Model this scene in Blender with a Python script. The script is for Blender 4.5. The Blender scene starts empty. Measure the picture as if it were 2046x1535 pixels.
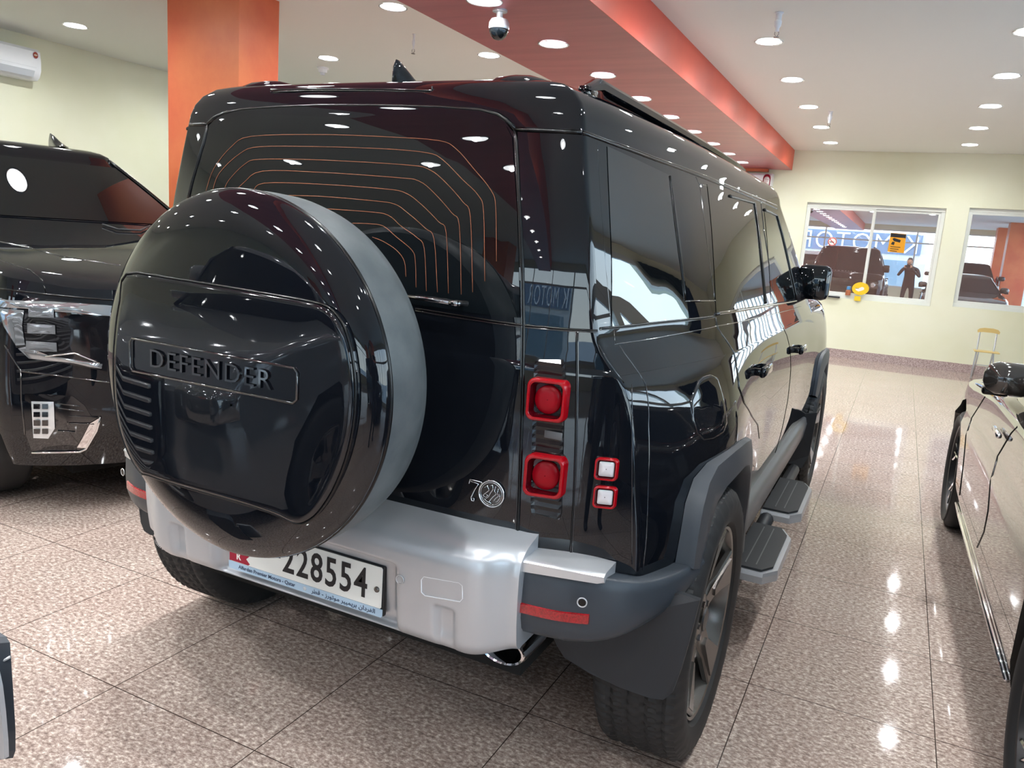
import bpy, bmesh, math, random
import numpy as np
from mathutils import Vector, Matrix
S = bpy.context.scene
C = S.collection
R = math.radians
# ------------------------------------------------------------------ camera, sky, daylight, exposure
CAM = np.array([1.335, -1.567, 1.502]); YAW, PIT, ROL = R(25.66), R(-10.63), R(4.23); FPX = 1568.4
def _basis():
    F = np.array([-math.sin(YAW)*math.cos(PIT), math.cos(YAW)*math.cos(PIT), math.sin(PIT)])
    A = np.array([math.cos(YAW), math.sin(YAW), 0]); U = np.cross(A, F)
    return math.cos(ROL)*A+math.sin(ROL)*U, -math.sin(ROL)*A+math.cos(ROL)*U, F
CR, CU, CF = _basis()
cd = bpy.data.cameras.new('camera'); cam = bpy.data.objects.new('camera', cd); C.objects.link(cam)
cd.sensor_width = 36; cd.lens = FPX/2046*36; cd.clip_start = .02; cd.clip_end = 300
cam.matrix_world = Matrix(((CR[0], CU[0], -CF[0], CAM[0]), (CR[1], CU[1], -CF[1], CAM[1]), (CR[2], CU[2], -CF[2], CAM[2]), (0, 0, 0, 1)))
S.camera = cam
w = bpy.data.worlds.new('sky'); S.world = w; w.use_nodes = True
nt = w.node_tree; bg = nt.nodes['Background']
tc = nt.nodes.new('ShaderNodeTexCoord'); sp = nt.nodes.new('ShaderNodeSeparateXYZ'); cr = nt.nodes.new('ShaderNodeValToRGB')
nt.links.new(tc.outputs['Generated'], sp.inputs[0]); nt.links.new(sp.outputs['Z'], cr.inputs[0]); nt.links.new(cr.outputs[0], bg.inputs[0])
cr.color_ramp.elements[0].position = 0; cr.color_ramp.elements[0].color = (.86, .90, .95, 1)
cr.color_ramp.elements[1].position = .5; cr.color_ramp.elements[1].color = (.42, .62, .95, 1)
bg.inputs[1].default_value = 3.0
S.view_settings.view_transform = 'Standard'; S.view_settings.look = 'None'; S.view_settings.gamma = 1
S.view_settings.exposure = 1.33
LAMP = 39.0; FACE = 6.0
def portal(name, loc, rot, sx, sy):
    l = bpy.data.lights.new(name, 'AREA'); l.shape = 'RECTANGLE'; l.size = sx; l.size_y = sy; l.cycles.is_portal = True
    o = bpy.data.objects.new(name, l); C.objects.link(o); o.location = loc; o.rotation_euler = rot; return o
# ------------------------------------------------------------------ helpers
def ray(px, py): return CF + CR*(px-1023)/FPX - CU*(py-767.5)/FPX
def at(px, py, ax, v):
    d = ray(px, py); return Vector(CAM + d*((v-CAM[ax])/d[ax]))
def atp(px, py, P, n):
    d = Vector(ray(px, py)); n = Vector(n); c = Vector(CAM); return c + d*((Vector(P)-c).dot(n)/d.dot(n))
def mat(name, col, rough=.5, metal=0., ior=1.45, coat=0., emit=None, es=0., alpha=1., trans=0., spec=.5):
    m = bpy.data.materials.new(name); m.use_nodes = True; b = m.node_tree.nodes['Principled BSDF']
    b.inputs['Base Color'].default_value = (*col, 1); b.inputs['Roughness'].default_value = rough; b.inputs['Metallic'].default_value = metal
    b.inputs['IOR'].default_value = ior; b.inputs['Coat Weight'].default_value = coat; b.inputs['Coat Roughness'].default_value = .01
    b.inputs['Specular IOR Level'].default_value = spec; b.inputs['Transmission Weight'].default_value = trans
    if emit: b.inputs['Emission Color'].default_value = (*emit, 1); b.inputs['Emission Strength'].default_value = es
    return m
def noisy(m, scale, c1, c2, detail=4, rough=.6, stretch=(1, 1, 1), bump=0., lo=.35, hi=.65, coord='Object'):
    n = m.node_tree; b = n.nodes['Principled BSDF']; t = n.nodes.new('ShaderNodeTexCoord'); mp = n.nodes.new('ShaderNodeMapping')
    mp.inputs['Scale'].default_value = stretch; no = n.nodes.new('ShaderNodeTexNoise'); no.inputs['Scale'].default_value = scale
    no.inputs['Detail'].default_value = detail; no.inputs['Roughness'].default_value = rough; r = n.nodes.new('ShaderNodeValToRGB')
    r.color_ramp.elements[0].position = lo; r.color_ramp.elements[1].position = hi
    r.color_ramp.elements[0].color = (*c1, 1); r.color_ramp.elements[1].color = (*c2, 1)
    n.links.new(t.outputs[coord], mp.inputs[0]); n.links.new(mp.outputs[0], no.inputs[0]); n.links.new(no.outputs[0], r.inputs[0]); n.links.new(r.outputs[0], b.inputs['Base Color'])
    if bump:
        bp = n.nodes.new('ShaderNodeBump'); bp.inputs['Strength'].default_value = bump; bp.inputs['Distance'].default_value = .002
        n.links.new(no.outputs[0], bp.inputs['Height']); n.links.new(bp.outputs[0], b.inputs['Normal'])
    return m
M = {}
def mk(k, *a, **kw): M[k] = mat(k, *a, **kw)
mk('paint', (.0035, .0045, .007), .012, ior=1.52, coat=.18)
mk('sedan_paint', (.045, .04, .036), .03, metal=.25, ior=1.7, coat=.8)
mk('silver_paint', (.33, .35, .38), .08, metal=.5, coat=1)
mk('glass', (.003, .0045, .006), .005, ior=1.6)
mk('side_glass', (.003, .004, .005), .005, ior=2.3)
mk('gap', (.001, .001, .0015), .25)
mk('seam', (.004, .004, .006), .05, ior=1.8, coat=1)
mk('trim', (.035, .042, .052), .42)
mk('trim_light', (.10, .10, .105), .35)
mk('flap', (.016, .018, .022), .5)
mk('silver', (.50, .52, .55), .33, metal=.55)
mk('satin', (.62, .63, .65), .28, metal=.6)
mk('chrome', (.85, .85, .87), .06, metal=1)
mk('darkchrome', (.30, .30, .32), .12, metal=1)
mk('rubber', (.018, .018, .019), .62)
mk('cover_side', (.075, .088, .095), .42)
noisy(M['cover_side'], 14, (.066, .078, .084), (.094, .106, .112), bump=.35)
mk('rim', (.16, .15, .14), .22, metal=.8)
mk('rim_dark', (.03, .03, .032), .3, metal=.5)
mk('red_lens', (.30, .0008, .005), .06, ior=1.45, coat=.1)
mk('red_core', (.26, .0008, .007), .3, spec=.25)
mk('red_dark', (.05, .0008, .003), .08)
mk('red_reflector', (.42, .004, .01), .15, coat=1)
noisy(M['red_reflector'], 260, (.20, .0015, .004), (.36, .004, .01), detail=1)
mk('white_lens', (.62, .58, .60), .12, coat=1)
mk('lamp_dark', (.006, .006, .008), .08, ior=1.6, coat=1)
mk('lamp_rib', (.010, .009, .010), .12)
mk('clear_lens', (.42, .45, .48), .05, metal=.75, coat=1)
mk('led', (.75, .78, .80), .08, metal=.4, coat=1)
mk('orange_wire', (.40, .13, .06), .4)
mk('plate_white', (.80, .80, .76), .3)
mk('plate_blue', (.42, .56, .70), .35)
mk('ink', (.012, .012, .014), .4)
mk('ink_blue', (.03, .05, .10), .4)
mk('maroon', (.33, .012, .035), .35)
mk('white_plastic', (.80, .82, .85), .35)
mk('grey_plastic', (.55, .58, .62), .4)
mk('beam_red', (.50, .10, .07), .38)
mk('cloth_dark', (.012, .012, .014), .8)
mk('skin', (.42, .24, .16), .5)
mk('underbody', (.006, .006, .006), .9)
def link(o, parent=None):
    C.objects.link(o)
    if parent is not None: o.parent = parent
    return o
def wpos(o):
    v = Vector((0, 0, 0)); ang = 0
    ch = []
    while o is not None: ch.append(o); o = o.parent
    m = Matrix.Identity(4)
    for q in reversed(ch): m = m @ Matrix.LocRotScale(q.location, q.rotation_euler, q.scale)
    return m
def mesh(name, vs, fs, m, parent=None, smooth=True, world=True, autos=None, kind=None):
    """vs are world coordinates unless world is False (then local to the parent)"""
    me = bpy.data.meshes.new(name); vs = [Vector(v) for v in vs]
    if parent is not None and world:
        inv = wpos(parent).inverted(); vs = [inv @ v for v in vs]
    me.from_pydata([tuple(v) for v in vs], [], fs)
    me.validate(); bm = bmesh.new(); bm.from_mesh(me); bmesh.ops.remove_doubles(bm, verts=bm.verts, dist=1e-6)
    bmesh.ops.recalc_face_normals(bm, faces=bm.faces); bm.to_mesh(me); bm.free()
    for p in me.polygons: p.use_smooth = smooth
    if autos: me.set_sharp_from_angle(angle=R(autos))
    me.materials.append(M[m] if isinstance(m, str) else m)
    o = bpy.data.objects.new(name, me); link(o, parent)
    if kind: o['kind'] = kind
    return o
class B:
    """collects shapes into one mesh"""
    def __init__(s): s.v = []; s.f = []
    def add(s, vs, fs):
        k = len(s.v); s.v += [Vector(v) for v in vs]; s.f += [tuple(i+k for i in f) for f in fs]; return s
    def box(s, c, d, rot=None, bev=0.):
        hx, hy, hz = d[0]/2, d[1]/2, d[2]/2
        bm = bmesh.new(); bmesh.ops.create_cube(bm, size=1)
        for v in bm.verts: v.co = Vector((v.co.x*d[0], v.co.y*d[1], v.co.z*d[2]))
        if bev: bmesh.ops.bevel(bm, geom=bm.edges[:], offset=bev, segments=2, affect='EDGES', profile=.5)
        bm.verts.index_update(); rm = rot if rot is not None else Matrix.Identity(3)
        s.add([rm @ v.co + Vector(c) for v in bm.verts], [[v.index for v in f.verts] for f in bm.faces]); bm.free(); return s
    def tube(s, pts, r, n=6, closed=False):
        P = [Vector(p) for p in pts]; k0 = len(s.v); m = len(P)
        up = None
        for i, p in enumerate(P):
            a = P[i-1] if (i or closed) else P[0]; b = P[(i+1) % m] if (i < m-1 or closed) else P[-1]
            t = (b-a).normalized() if (b-a).length > 1e-9 else Vector((0, 0, 1))
            if up is None: up = Vector((0, 0, 1)) if abs(t.z) < .9 else Vector((1, 0, 0))
            x = t.cross(up); x = x.normalized() if x.length > 1e-6 else t.orthogonal().normalized(); up = x.cross(t).normalized()
            rr = r[i] if hasattr(r, '__len__') else r
            for j in range(n):
                an = 2*math.pi*j/n; s.v.append(p + x*math.cos(an)*rr + up*math.sin(an)*rr)
        for i in range(m if closed else m-1):
            for j in range(n):
                a = k0+i*n; b = k0+((i+1) % m)*n; s.f.append((a+j, a+(j+1) % n, b+(j+1) % n, b+j))
        if not closed: s.f.append(tuple(k0+j for j in range(n))[::-1]); s.f.append(tuple(k0+(m-1)*n+j for j in range(n)))
        return s
    def prism(s, outline, off, inset=0.):
        """outline: 3D points; off: extrusion vector"""
        P = [Vector(p) for p in outline]; off = Vector(off); n = len(P); c = sum(P, Vector())/n
        T = [p+off for p in P]
        if inset:
            T2 = [p + (c-p).normalized()*inset for p in T]; T1 = [p - off*.35 + off*.0 for p in T]
            vs = P+T1+T2; fs = [tuple(range(n))[::-1]]
            for a in (0, n):
                fs += [(a+i, a+(i+1) % n, a+n+(i+1) % n, a+n+i) for i in range(n)]
            fs.append(tuple(2*n+i for i in range(n)))
        else:
            vs = P+T; fs = [tuple(range(n))[::-1]]+[(i, (i+1) % n, n+(i+1) % n, n+i) for i in range(n)]+[tuple(n+i for i in range(n))]
        return s.add(vs, fs)
    def lathe(s, prof, c=(0, 0, 0), axis='y', n=48, cap=True):
        k = len(prof); vs = []; fs = []
        for i in range(n):
            a = 2*math.pi*i/n; ca, sa = math.cos(a), math.sin(a)
            for h, r in prof:
                v = {'y': (r*ca, h, r*sa), 'z': (r*ca, r*sa, h), 'x': (h, r*ca, r*sa)}[axis]; vs.append(Vector(v)+Vector(c))
        for i in range(n):
            for j in range(k-1): fs.append((i*k+j, i*k+j+1, ((i+1) % n)*k+j+1, ((i+1) % n)*k+j))
        if cap:
            fs.append(tuple(i*k for i in range(n))); fs.append(tuple(i*k+k-1 for i in range(n))[::-1])
        return s.add(vs, fs)
    def grid(s, rows):
        nr, nc = len(rows), len(rows[0]); vs = [p for r in rows for p in r]
        return s.add(vs, [(i*nc+j, i*nc+j+1, (i+1)*nc+j+1, (i+1)*nc+j) for i in range(nr-1) for j in range(nc-1)])
    def build(s, name, m, parent=None, **kw): return mesh(name, s.v, s.f, m, parent, **kw)
def empty(name, loc, rz=0., label=None, cat=None, group=None):
    o = bpy.data.objects.new(name, None); o.location = loc; o.rotation_euler = (0, 0, rz); o.empty_display_size = .1; link(o)
    tag(o, label, cat, group); return o
def tag(o, label=None, cat=None, group=None, kind=None):
    for k, v in (('label', label), ('category', cat), ('group', group), ('kind', kind)):
        if v: o[k] = v
    return o
def struct(o): o['kind'] = 'structure'; return o
def copy_tree(o, parent=None):
    c = o.copy(); C.objects.link(c)
    if parent is not None: c.parent = parent
    for ch in [x for x in KIDS.get(o.name, [])]:
        d = copy_tree(ch, c)
    return c
KIDS = {}
def index_kids(root):
    for o in list(C.objects):
        if o.parent is not None: KIDS.setdefault(o.parent.name, [])
    KIDS.clear()
    for o in C.objects:
        if o.parent is not None: KIDS.setdefault(o.parent.name, []).append(o)
def dup(root, loc=None, rz=None, label=None, group=None):
    index_kids(root); c = copy_tree(root)
    if loc is not None: c.location = loc
    if rz is not None: c.rotation_euler = (0, 0, rz)
    if label: c['label'] = label
    if group: c['group'] = group
    return c
def crom(xs, ys, x):
    """smooth 1-D interpolation (monotone-ish Catmull-Rom)"""
    xs = list(xs); n = len(xs)
    if x <= xs[0]: return ys[0]
    if x >= xs[-1]: return ys[-1]
    i = 0
    while x > xs[i+1]: i += 1
    h = xs[i+1]-xs[i]; t = (x-xs[i])/h; d = (ys[i+1]-ys[i])/h
    def sl(k):
        if k == 0: return (ys[1]-ys[0])/(xs[1]-xs[0])
        if k == n-1: return (ys[-1]-ys[-2])/(xs[-1]-xs[-2])
        a = (ys[k]-ys[k-1])/(xs[k]-xs[k-1]); b = (ys[k+1]-ys[k])/(xs[k+1]-xs[k])
        return 0 if a*b <= 0 else 2*a*b/(a+b)
    m0, m1 = sl(i), sl(i+1)
    return (2*t**3-3*t**2+1)*ys[i]+(t**3-2*t**2+t)*h*m0+(-2*t**3+3*t**2)*ys[i+1]+(t**3-t**2)*h*m1
def text_mesh(s, size, depth=.001, font_space=1., sx=1., bold=0., align='CENTER'):
    """flat letters in the local XY plane, centred, extruded along +Z"""
    cu = bpy.data.curves.new('t', 'FONT'); cu.body = s; cu.size = size; cu.extrude = depth/2; cu.offset = bold; cu.space_character = font_space
    cu.align_x = align; cu.align_y = 'CENTER'; cu.resolution_u = 3
    o = bpy.data.objects.new('t', cu); C.objects.link(o); dg = bpy.context.evaluated_depsgraph_get(); dg.update()
    me = bpy.data.meshes.new_from_object(o.evaluated_get(dg)); vs = [Vector((v.co.x*sx, v.co.y, v.co.z)) for v in me.vertices]; fs = [tuple(p.vertices) for p in me.polygons]
    bpy.data.objects.remove(o); bpy.data.curves.remove(cu); bpy.data.meshes.remove(me)
    return vs, fs
def text(name, s, size, origin, xdir, updir, m, parent=None, depth=.001, **kw):
    vs, fs = text_mesh(s, size, depth, **kw); x = Vector(xdir).normalized(); u = Vector(updir).normalized(); n = x.cross(u); o = Vector(origin)
    return mesh(name, [o+x*v.x+u*v.y+n*(v.z+depth/2) for v in vs], fs, m, parent, smooth=False)
def boolean_cut(o, cutters):
    for c in cutters:
        md = o.modifiers.new('b', 'BOOLEAN'); md.operation = 'DIFFERENCE'; md.object = c; md.solver = 'EXACT'
    bpy.context.view_layer.update(); dg = bpy.context.evaluated_depsgraph_get(); dg.update()
    me = bpy.data.meshes.new_from_object(o.evaluated_get(dg)); o.modifiers.clear(); old = o.data; o.data = me; bpy.data.meshes.remove(old)
    for c in cutters: me2 = c.data; bpy.data.objects.remove(c); bpy.data.meshes.remove(me2)
# ------------------------------------------------------------------ the room
XL, XR, YB, YF, ZC, ZB = -6.97, 5.4, 11.8, -12.3, 3.148, 2.844
BX0, BX1 = -1.63, -.48
noisy(mat('t0', (1, 1, 1)), 1, (1, 1, 1), (1, 1, 1))
mk('ceiling', (.78, .80, .76), .85)
mk('wall', (.80, .78, .60), .75); noisy(M['wall'], .9, (.74, .74, .55), (.79, .79, .63), detail=3)
mk('orange', (.62, .16, .06), .42); noisy(M['orange'], 1.3, (.66, .125, .055), (.78, .22, .085), detail=7, rough=.62, stretch=(1, 1, .8))
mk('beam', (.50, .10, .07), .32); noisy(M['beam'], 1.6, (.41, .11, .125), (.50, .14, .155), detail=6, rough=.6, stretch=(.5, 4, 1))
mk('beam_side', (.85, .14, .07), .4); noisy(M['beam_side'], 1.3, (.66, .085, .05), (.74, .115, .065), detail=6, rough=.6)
mk('upvc', (.72, .74, .70), .35)
mk('skirting', (.42, .33, .31), .2); noisy(M['skirting'], 60, (.28, .20, .19), (.55, .44, .42), detail=2)
def tile_material():
    m = mat('floor_tile', (.4, .3, .27), .09); n = m.node_tree; b = n.nodes['Principled BSDF']; L = n.links.new; N = n.nodes.new
    tc = N('ShaderNodeTexCoord'); mp = N('ShaderNodeMapping'); mp.inputs['Scale'].default_value = (1, 1.5, 1); L(tc.outputs['Object'], mp.inputs[0])
    n1 = N('ShaderNodeTexNoise'); n1.inputs['Scale'].default_value = 55; n1.inputs['Detail'].default_value = 5; n1.inputs['Roughness'].default_value = .75; L(mp.outputs[0], n1.inputs[0])
    n2 = N('ShaderNodeTexNoise'); n2.inputs['Scale'].default_value = 2.2; n2.inputs['Detail'].default_value = 3; L(tc.outputs['Object'], n2.inputs[0])
    r1 = N('ShaderNodeValToRGB'); L(n1.outputs[0], r1.inputs[0]); e = r1.color_ramp.elements
    e[0].position = .36; e[0].color = (.19, .145, .13, 1); e[1].position = .66; e[1].color = (.80, .72, .65, 1)
    k = r1.color_ramp.elements.new(.47); k.color = (.34, .265, .235, 1); k = r1.color_ramp.elements.new(.56); k.color = (.50, .42, .375, 1)
    mx = N('ShaderNodeMix'); mx.data_type = 'RGBA'; mx.blend_type = 'MULTIPLY'; mx.inputs[0].default_value = .45; L(r1.outputs[0], mx.inputs[6])
    r2 = N('ShaderNodeValToRGB'); L(n2.outputs[0], r2.inputs[0]); r2.color_ramp.elements[0].position = .3; r2.color_ramp.elements[0].color = (.78, .66, .60, 1); r2.color_ramp.elements[1].position = .7; r2.color_ramp.elements[1].color = (1, .97, .92, 1)
    L(r2.outputs[0], mx.inputs[7])
    sx = N('ShaderNodeSeparateXYZ'); L(tc.outputs['Object'], sx.inputs[0]); fac = []
    for ax, off, per in (('X', .461, .5925), ('Y', .553, .592)):
        a = N('ShaderNodeMath'); a.operation = 'SUBTRACT'; L(sx.outputs[ax], a.inputs[0]); a.inputs[1].default_value = off
        p = N('ShaderNodeMath'); p.operation = 'PINGPONG'; L(a.outputs[0], p.inputs[0]); p.inputs[1].default_value = per/2
        c = N('ShaderNodeMath'); c.operation = 'LESS_THAN'; L(p.outputs[0], c.inputs[0]); c.inputs[1].default_value = .0017; fac.append(c)
    mm = N('ShaderNodeMath'); mm.operation = 'MAXIMUM'; L(fac[0].outputs[0], mm.inputs[0]); L(fac[1].outputs[0], mm.inputs[1])
    g = N('ShaderNodeMix'); g.data_type = 'RGBA'; L(mm.outputs[0], g.inputs[0]); L(mx.outputs[2], g.inputs[6]); g.inputs[7].default_value = (.045, .03, .025, 1); L(g.outputs[2], b.inputs['Base Color'])
    rr = N('ShaderNodeMapRange'); L(n1.outputs[0], rr.inputs[0]); rr.inputs[1].default_value = .3; rr.inputs[2].default_value = .7; rr.inputs[3].default_value = .03; rr.inputs[4].default_value = .07; L(rr.outputs[0], b.inputs['Roughness'])
    b.inputs['Specular IOR Level'].default_value = .42; M['floor'] = m
tile_material()
def bx(name, x0, x1, y0, y1, z0, z1, m, parent=None, bev=0., **kw):
    return B().box(((x0+x1)/2, (y0+y1)/2, (z0+z1)/2), (x1-x0, y1-y0, z1-z0), bev=bev).build(name, m, parent, smooth=False, **kw)
struct(bx('floor', XL-.2, XR+.2, YF-.2, YB+.2, -.1, 0, 'floor'))
struct(bx('ceiling', XL-.2, XR+.2, YF-.2, YB+.2, ZC, ZC+.12, 'ceiling'))
# lowered red beam running the depth of the room, brighter side face
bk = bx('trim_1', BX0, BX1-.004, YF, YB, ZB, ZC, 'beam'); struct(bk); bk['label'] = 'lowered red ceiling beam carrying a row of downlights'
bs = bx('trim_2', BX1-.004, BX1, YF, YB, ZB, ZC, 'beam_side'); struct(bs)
struct(bx('trim_3', -1.62, -.83, YB-.09, YB, ZB-.045, ZB, 'orange'))
struct(bx('wall_left', XL-.2, XL, YF, YB, 0, ZC, 'wall'))
W1 = (-.185, 1.752, .925, 2.365); W2 = (2.045, 4.3, .955, 2.39)
b = B()
def wb(x0, x1, z0, z1): b.box(((x0+x1)/2, YB+.1, (z0+z1)/2), (x1-x0, .2, z1-z0))
wb(XL-.2, W1[0], 0, ZC); wb(W1[0], W1[1], 0, W1[2]); wb(W1[0], W1[1], W1[3], ZC); wb(W1[1], W2[0], 0, ZC); wb(W2[0], W2[1], 0, W2[2]); wb(W2[0], W2[1], W2[3], ZC); wb(W2[1], XR+.2, 0, ZC)
struct(b.build('wall_back', 'wall', smooth=False))
struct(bx('baseboard_back', XL, XR, YB-.014, YB, 0, .128, 'skirting'))
struct(bx('baseboard_left', XL, XL+.014, YF, YB-.014, 0, .128, 'skirting'))
# mirror-film office windows in the back wall
gm = bpy.data.materials.new('office_glass'); gm.use_nodes = True; n = gm.node_tree; n.nodes.clear()
o_ = n.nodes.new('ShaderNodeOutputMaterial'); g_ = n.nodes.new('ShaderNodeBsdfGlossy'); d_ = n.nodes.new('ShaderNodeBsdfDiffuse'); x_ = n.nodes.new('ShaderNodeMixShader')
g_.inputs['Roughness'].default_value = 0.003; g_.inputs['Color'].default_value = (.93, .93, .95, 1); d_.inputs['Color'].default_value = (.62, .36, .30, 1); x_.inputs[0].default_value = .86
n.links.new(d_.outputs[0], x_.inputs[1]); n.links.new(g_.outputs[0], x_.inputs[2]); n.links.new(x_.outputs[0], o_.inputs[0]); M['office_glass'] = gm
gt = bpy.data.materials.new('clear_glass'); gt.use_nodes = True; n = gt.node_tree; n.nodes.clear()
o_ = n.nodes.new('ShaderNodeOutputMaterial'); g_ = n.nodes.new('ShaderNodeBsdfGlossy'); d_ = n.nodes.new('ShaderNodeBsdfTransparent'); x_ = n.nodes.new('ShaderNodeMixShader')
g_.inputs['Roughness'].default_value = 0.0; d_.inputs['Color'].default_value = (.90, .95, .94, 1); x_.inputs[0].default_value = .07
n.links.new(d_.outputs[0], x_.inputs[1]); n.links.new(g_.outputs[0], x_.inputs[2]); n.links.new(x_.outputs[0], o_.inputs[0]); M['clear_glass'] = gt
def office_window(i, W, mulls, front):
    x0, x1, z0, z1 = W; y = YB+.085
    b = B(); t = .055
    for (a, c, d, e) in ((x0, x1, z1-t, z1), (x0, x1, z0, z0+t), (x0, x0+t, z0+t, z1-t), (x1-t, x1, z0+t, z1-t)):
        b.box(((a+c)/2, y-.02, (d+e)/2), (c-a, .05, e-d), bev=.004)
    fr = struct(b.build('window_%d' % i, 'upvc', smooth=False))
    for k, (a, c) in enumerate(mulls):
        s = B(); yy = y-.028 if k == front else y-.012; q = .038
        for (e, f, g, h) in ((a, c, z1-t-q, z1-t+.006), (a, c, z0+t-.006, z0+t+q), (a, a+q, z0+t+q, z1-t-q), (c-q, c, z0+t+q, z1-t-q)):
            s.box(((e+f)/2, yy, (g+h)/2), (f-e, .022, h-g), bev=.003)
        sash = s.build('sash', 'upvc', fr, smooth=False)
        p = bx('pane', a+q-.004, c-q+.004, yy+.001, yy+.005, z0+t+q-.004, z1-t-q+.004, 'office_glass', sash)
        p.rotation_euler.z = 0
    return fr
office_window(1, W1, ((W1[0]+.02, .815), (.785, W1[1]-.05)), 0)
office_window(2, W2, ((W2[0]+.02, 3.2), (3.17, W2[1]-.05)), 0)
# front facade behind the camera and the side glazing on the right
def glazing(name, horizontal, fixed, a0, a1, z0, z1, step, transom):
    b = B(); t = .06 if horizontal else .11
    def bar(u0, u1, w0, w1, d=.08):
        if horizontal: b.box(((u0+u1)/2, fixed, (w0+w1)/2), (u1-u0, d, w1-w0))
        else: b.box((fixed, (u0+u1)/2, (w0+w1)/2), (d, u1-u0, w1-w0))
    bar(a0, a1, z0, z0+t); bar(a0, a1, z1-t, z1); bar(a0, a1, transom-t/2, transom+t/2, .07)
    u = a0; k = max(1, round((a1-a0)/step))
    for i in range(k+1): v = a0+(a1-a0)*i/k; bar(max(a0, v-t/2), min(a1, v+t/2), z0+t, z1-t, .076)
    f = struct(b.build(name, 'upvc', smooth=False))
    if horizontal: bx('pane', a0, a1, fixed-.004, fixed+.004, z0+t, z1-t, 'clear_glass', f)
    else: bx('pane', fixed-.004, fixed+.004, a0, a1, z0+t, z1-t, 'clear_glass', f)
    return f
FX0, FX1 = -5.6, 5.2
glazing('window_3', True, YF, FX0, FX1, .55, 2.95, 1.9, 2.45)
b = B()
for (x0, x1, z0, z1) in ((XL-.2, FX0, 0, ZC), (FX0, FX1, 0, .55), (FX0, FX1, 2.95, ZC), (FX1, XR+.2, 0, ZC)): b.box(((x0+x1)/2, YF-.06, (z0+z1)/2), (x1-x0, .14, z1-z0))
struct(b.build('wall_front', 'wall', smooth=False))
SY0, SY1 = -9.2, 7.0
glazing('window_4', False, XR, SY0, SY1, .12, 2.95, 1.35, 2.15)
b = B()
for (y0, y1, z0, z1) in ((YF, SY0, 0, ZC), (SY0, SY1, 0, .12), (SY0, SY1, 2.95, ZC), (SY1, YB, 0, ZC)): b.box((XR+.06, (y0+y1)/2, (z0+z1)/2), (.14, y1-y0, z1-z0))
struct(b.build('wall_right', 'wall', smooth=False))
portal('front_daylight', ((FX0+FX1)/2, YF-.2, 1.75), (R(90), 0, 0), FX1-FX0, 2.4)
portal('side_daylight', (XR+.2, (SY0+SY1)/2, 1.5), (R(90), 0, R(90)), SY1-SY0, 2.85)
# outside: paving, the shop across the road with its sign
mk('asphalt', (.42, .41, .40), .8); mk('sign_blue', (.13, .19, .27), .4); mk('sign_white', (.9, .9, .9), .4); mk('shop_wall', (.62, .62, .60), .7); mk('shop_glass', (.22, .30, .34), .1)
gr = struct(bx('ground', -40, 60, -60, 40, -.25, -.1, 'asphalt'))
YS = -19.0; YV = 2*YB-YS
sb = empty('shop_building', (0, YS-1.5, -.1), label='low shop with a blue grey K MOTOR sign, seen mirrored in the back window', cat='building')
z0 = at(1835, 511, 1, YV).z; z1 = at(1835, 470, 1, YV).z; xR = at(1842, 490, 1, YV).x
bx('wall', -16, xR+.3, YS-3, YS-.02, -.1, z1+.05, 'shop_wall', sb)
bx('signboard', -16, xR, YS-.05, YS+.06, z0, z1, 'sign_blue', sb)
bx('shop_window', -14, xR-.4, YS-.03, YS, .3, z0-.3, 'shop_glass', sb)
xk = at(1818, 490, 1, YV).x; xr_ = at(1610, 487, 1, YV).x; vs, fs = text_mesh('K MOTOR', 1.0, .04, font_space=1.12, bold=-.01)
wd = max(v.x for v in vs)-min(v.x for v in vs); xm = (max(v.x for v in vs)+min(v.x for v in vs))/2; hh = max(v.y for v in vs)-min(v.y for v in vs); ym = (max(v.y for v in vs)+min(v.y for v in vs))/2
kx = (xk+.35-(xr_-.35))/wd; kz = (z1-z0)*.88/hh
mesh('lettering', [((xk+xr_)/2-(v.x-xm)*kx, YS+.09-v.z, (z0+z1)/2+(v.y-ym)*kz) for v in vs], fs, 'sign_white', sb, smooth=False)
# orange square pillars
cxr = -3.277; cy0 = at(477.3, 80, 0, cxr).y; cxl = at(335, 80, 1, cy0).x; cy1 = 3.396
def pillar(n_, x0, x1, y0, y1): o = struct(bx(n_, x0, x1, y0, y1, 0, ZC, 'orange')); return o
pillar('trim_4', cxl, cxr, cy0, cy1)
pillar('trim_5', 4.25, 4.95, -6.4, -5.7); pillar('trim_6', 4.25, 4.95, -10.4, -9.7); pillar('trim_7', cxl, cxr, -9.9, -9.2)
# curtain at the end of the side glazing
b = B(); rows = []
for k in range(25): yy = 7.05+k*.042; rows.append([(XR-.11+.03*math.sin(k*2.1), yy, .05), (XR-.11+.03*math.sin(k*2.1), yy, 2.95)])
cu = b.grid(rows).build('curtain', 'cloth_dark'); md = cu.modifiers.new('s', 'SOLIDIFY'); md.thickness = .006
tag(cu, 'dark full height curtain beside the side glazing, seen mirrored in the black car', 'curtain')
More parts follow.
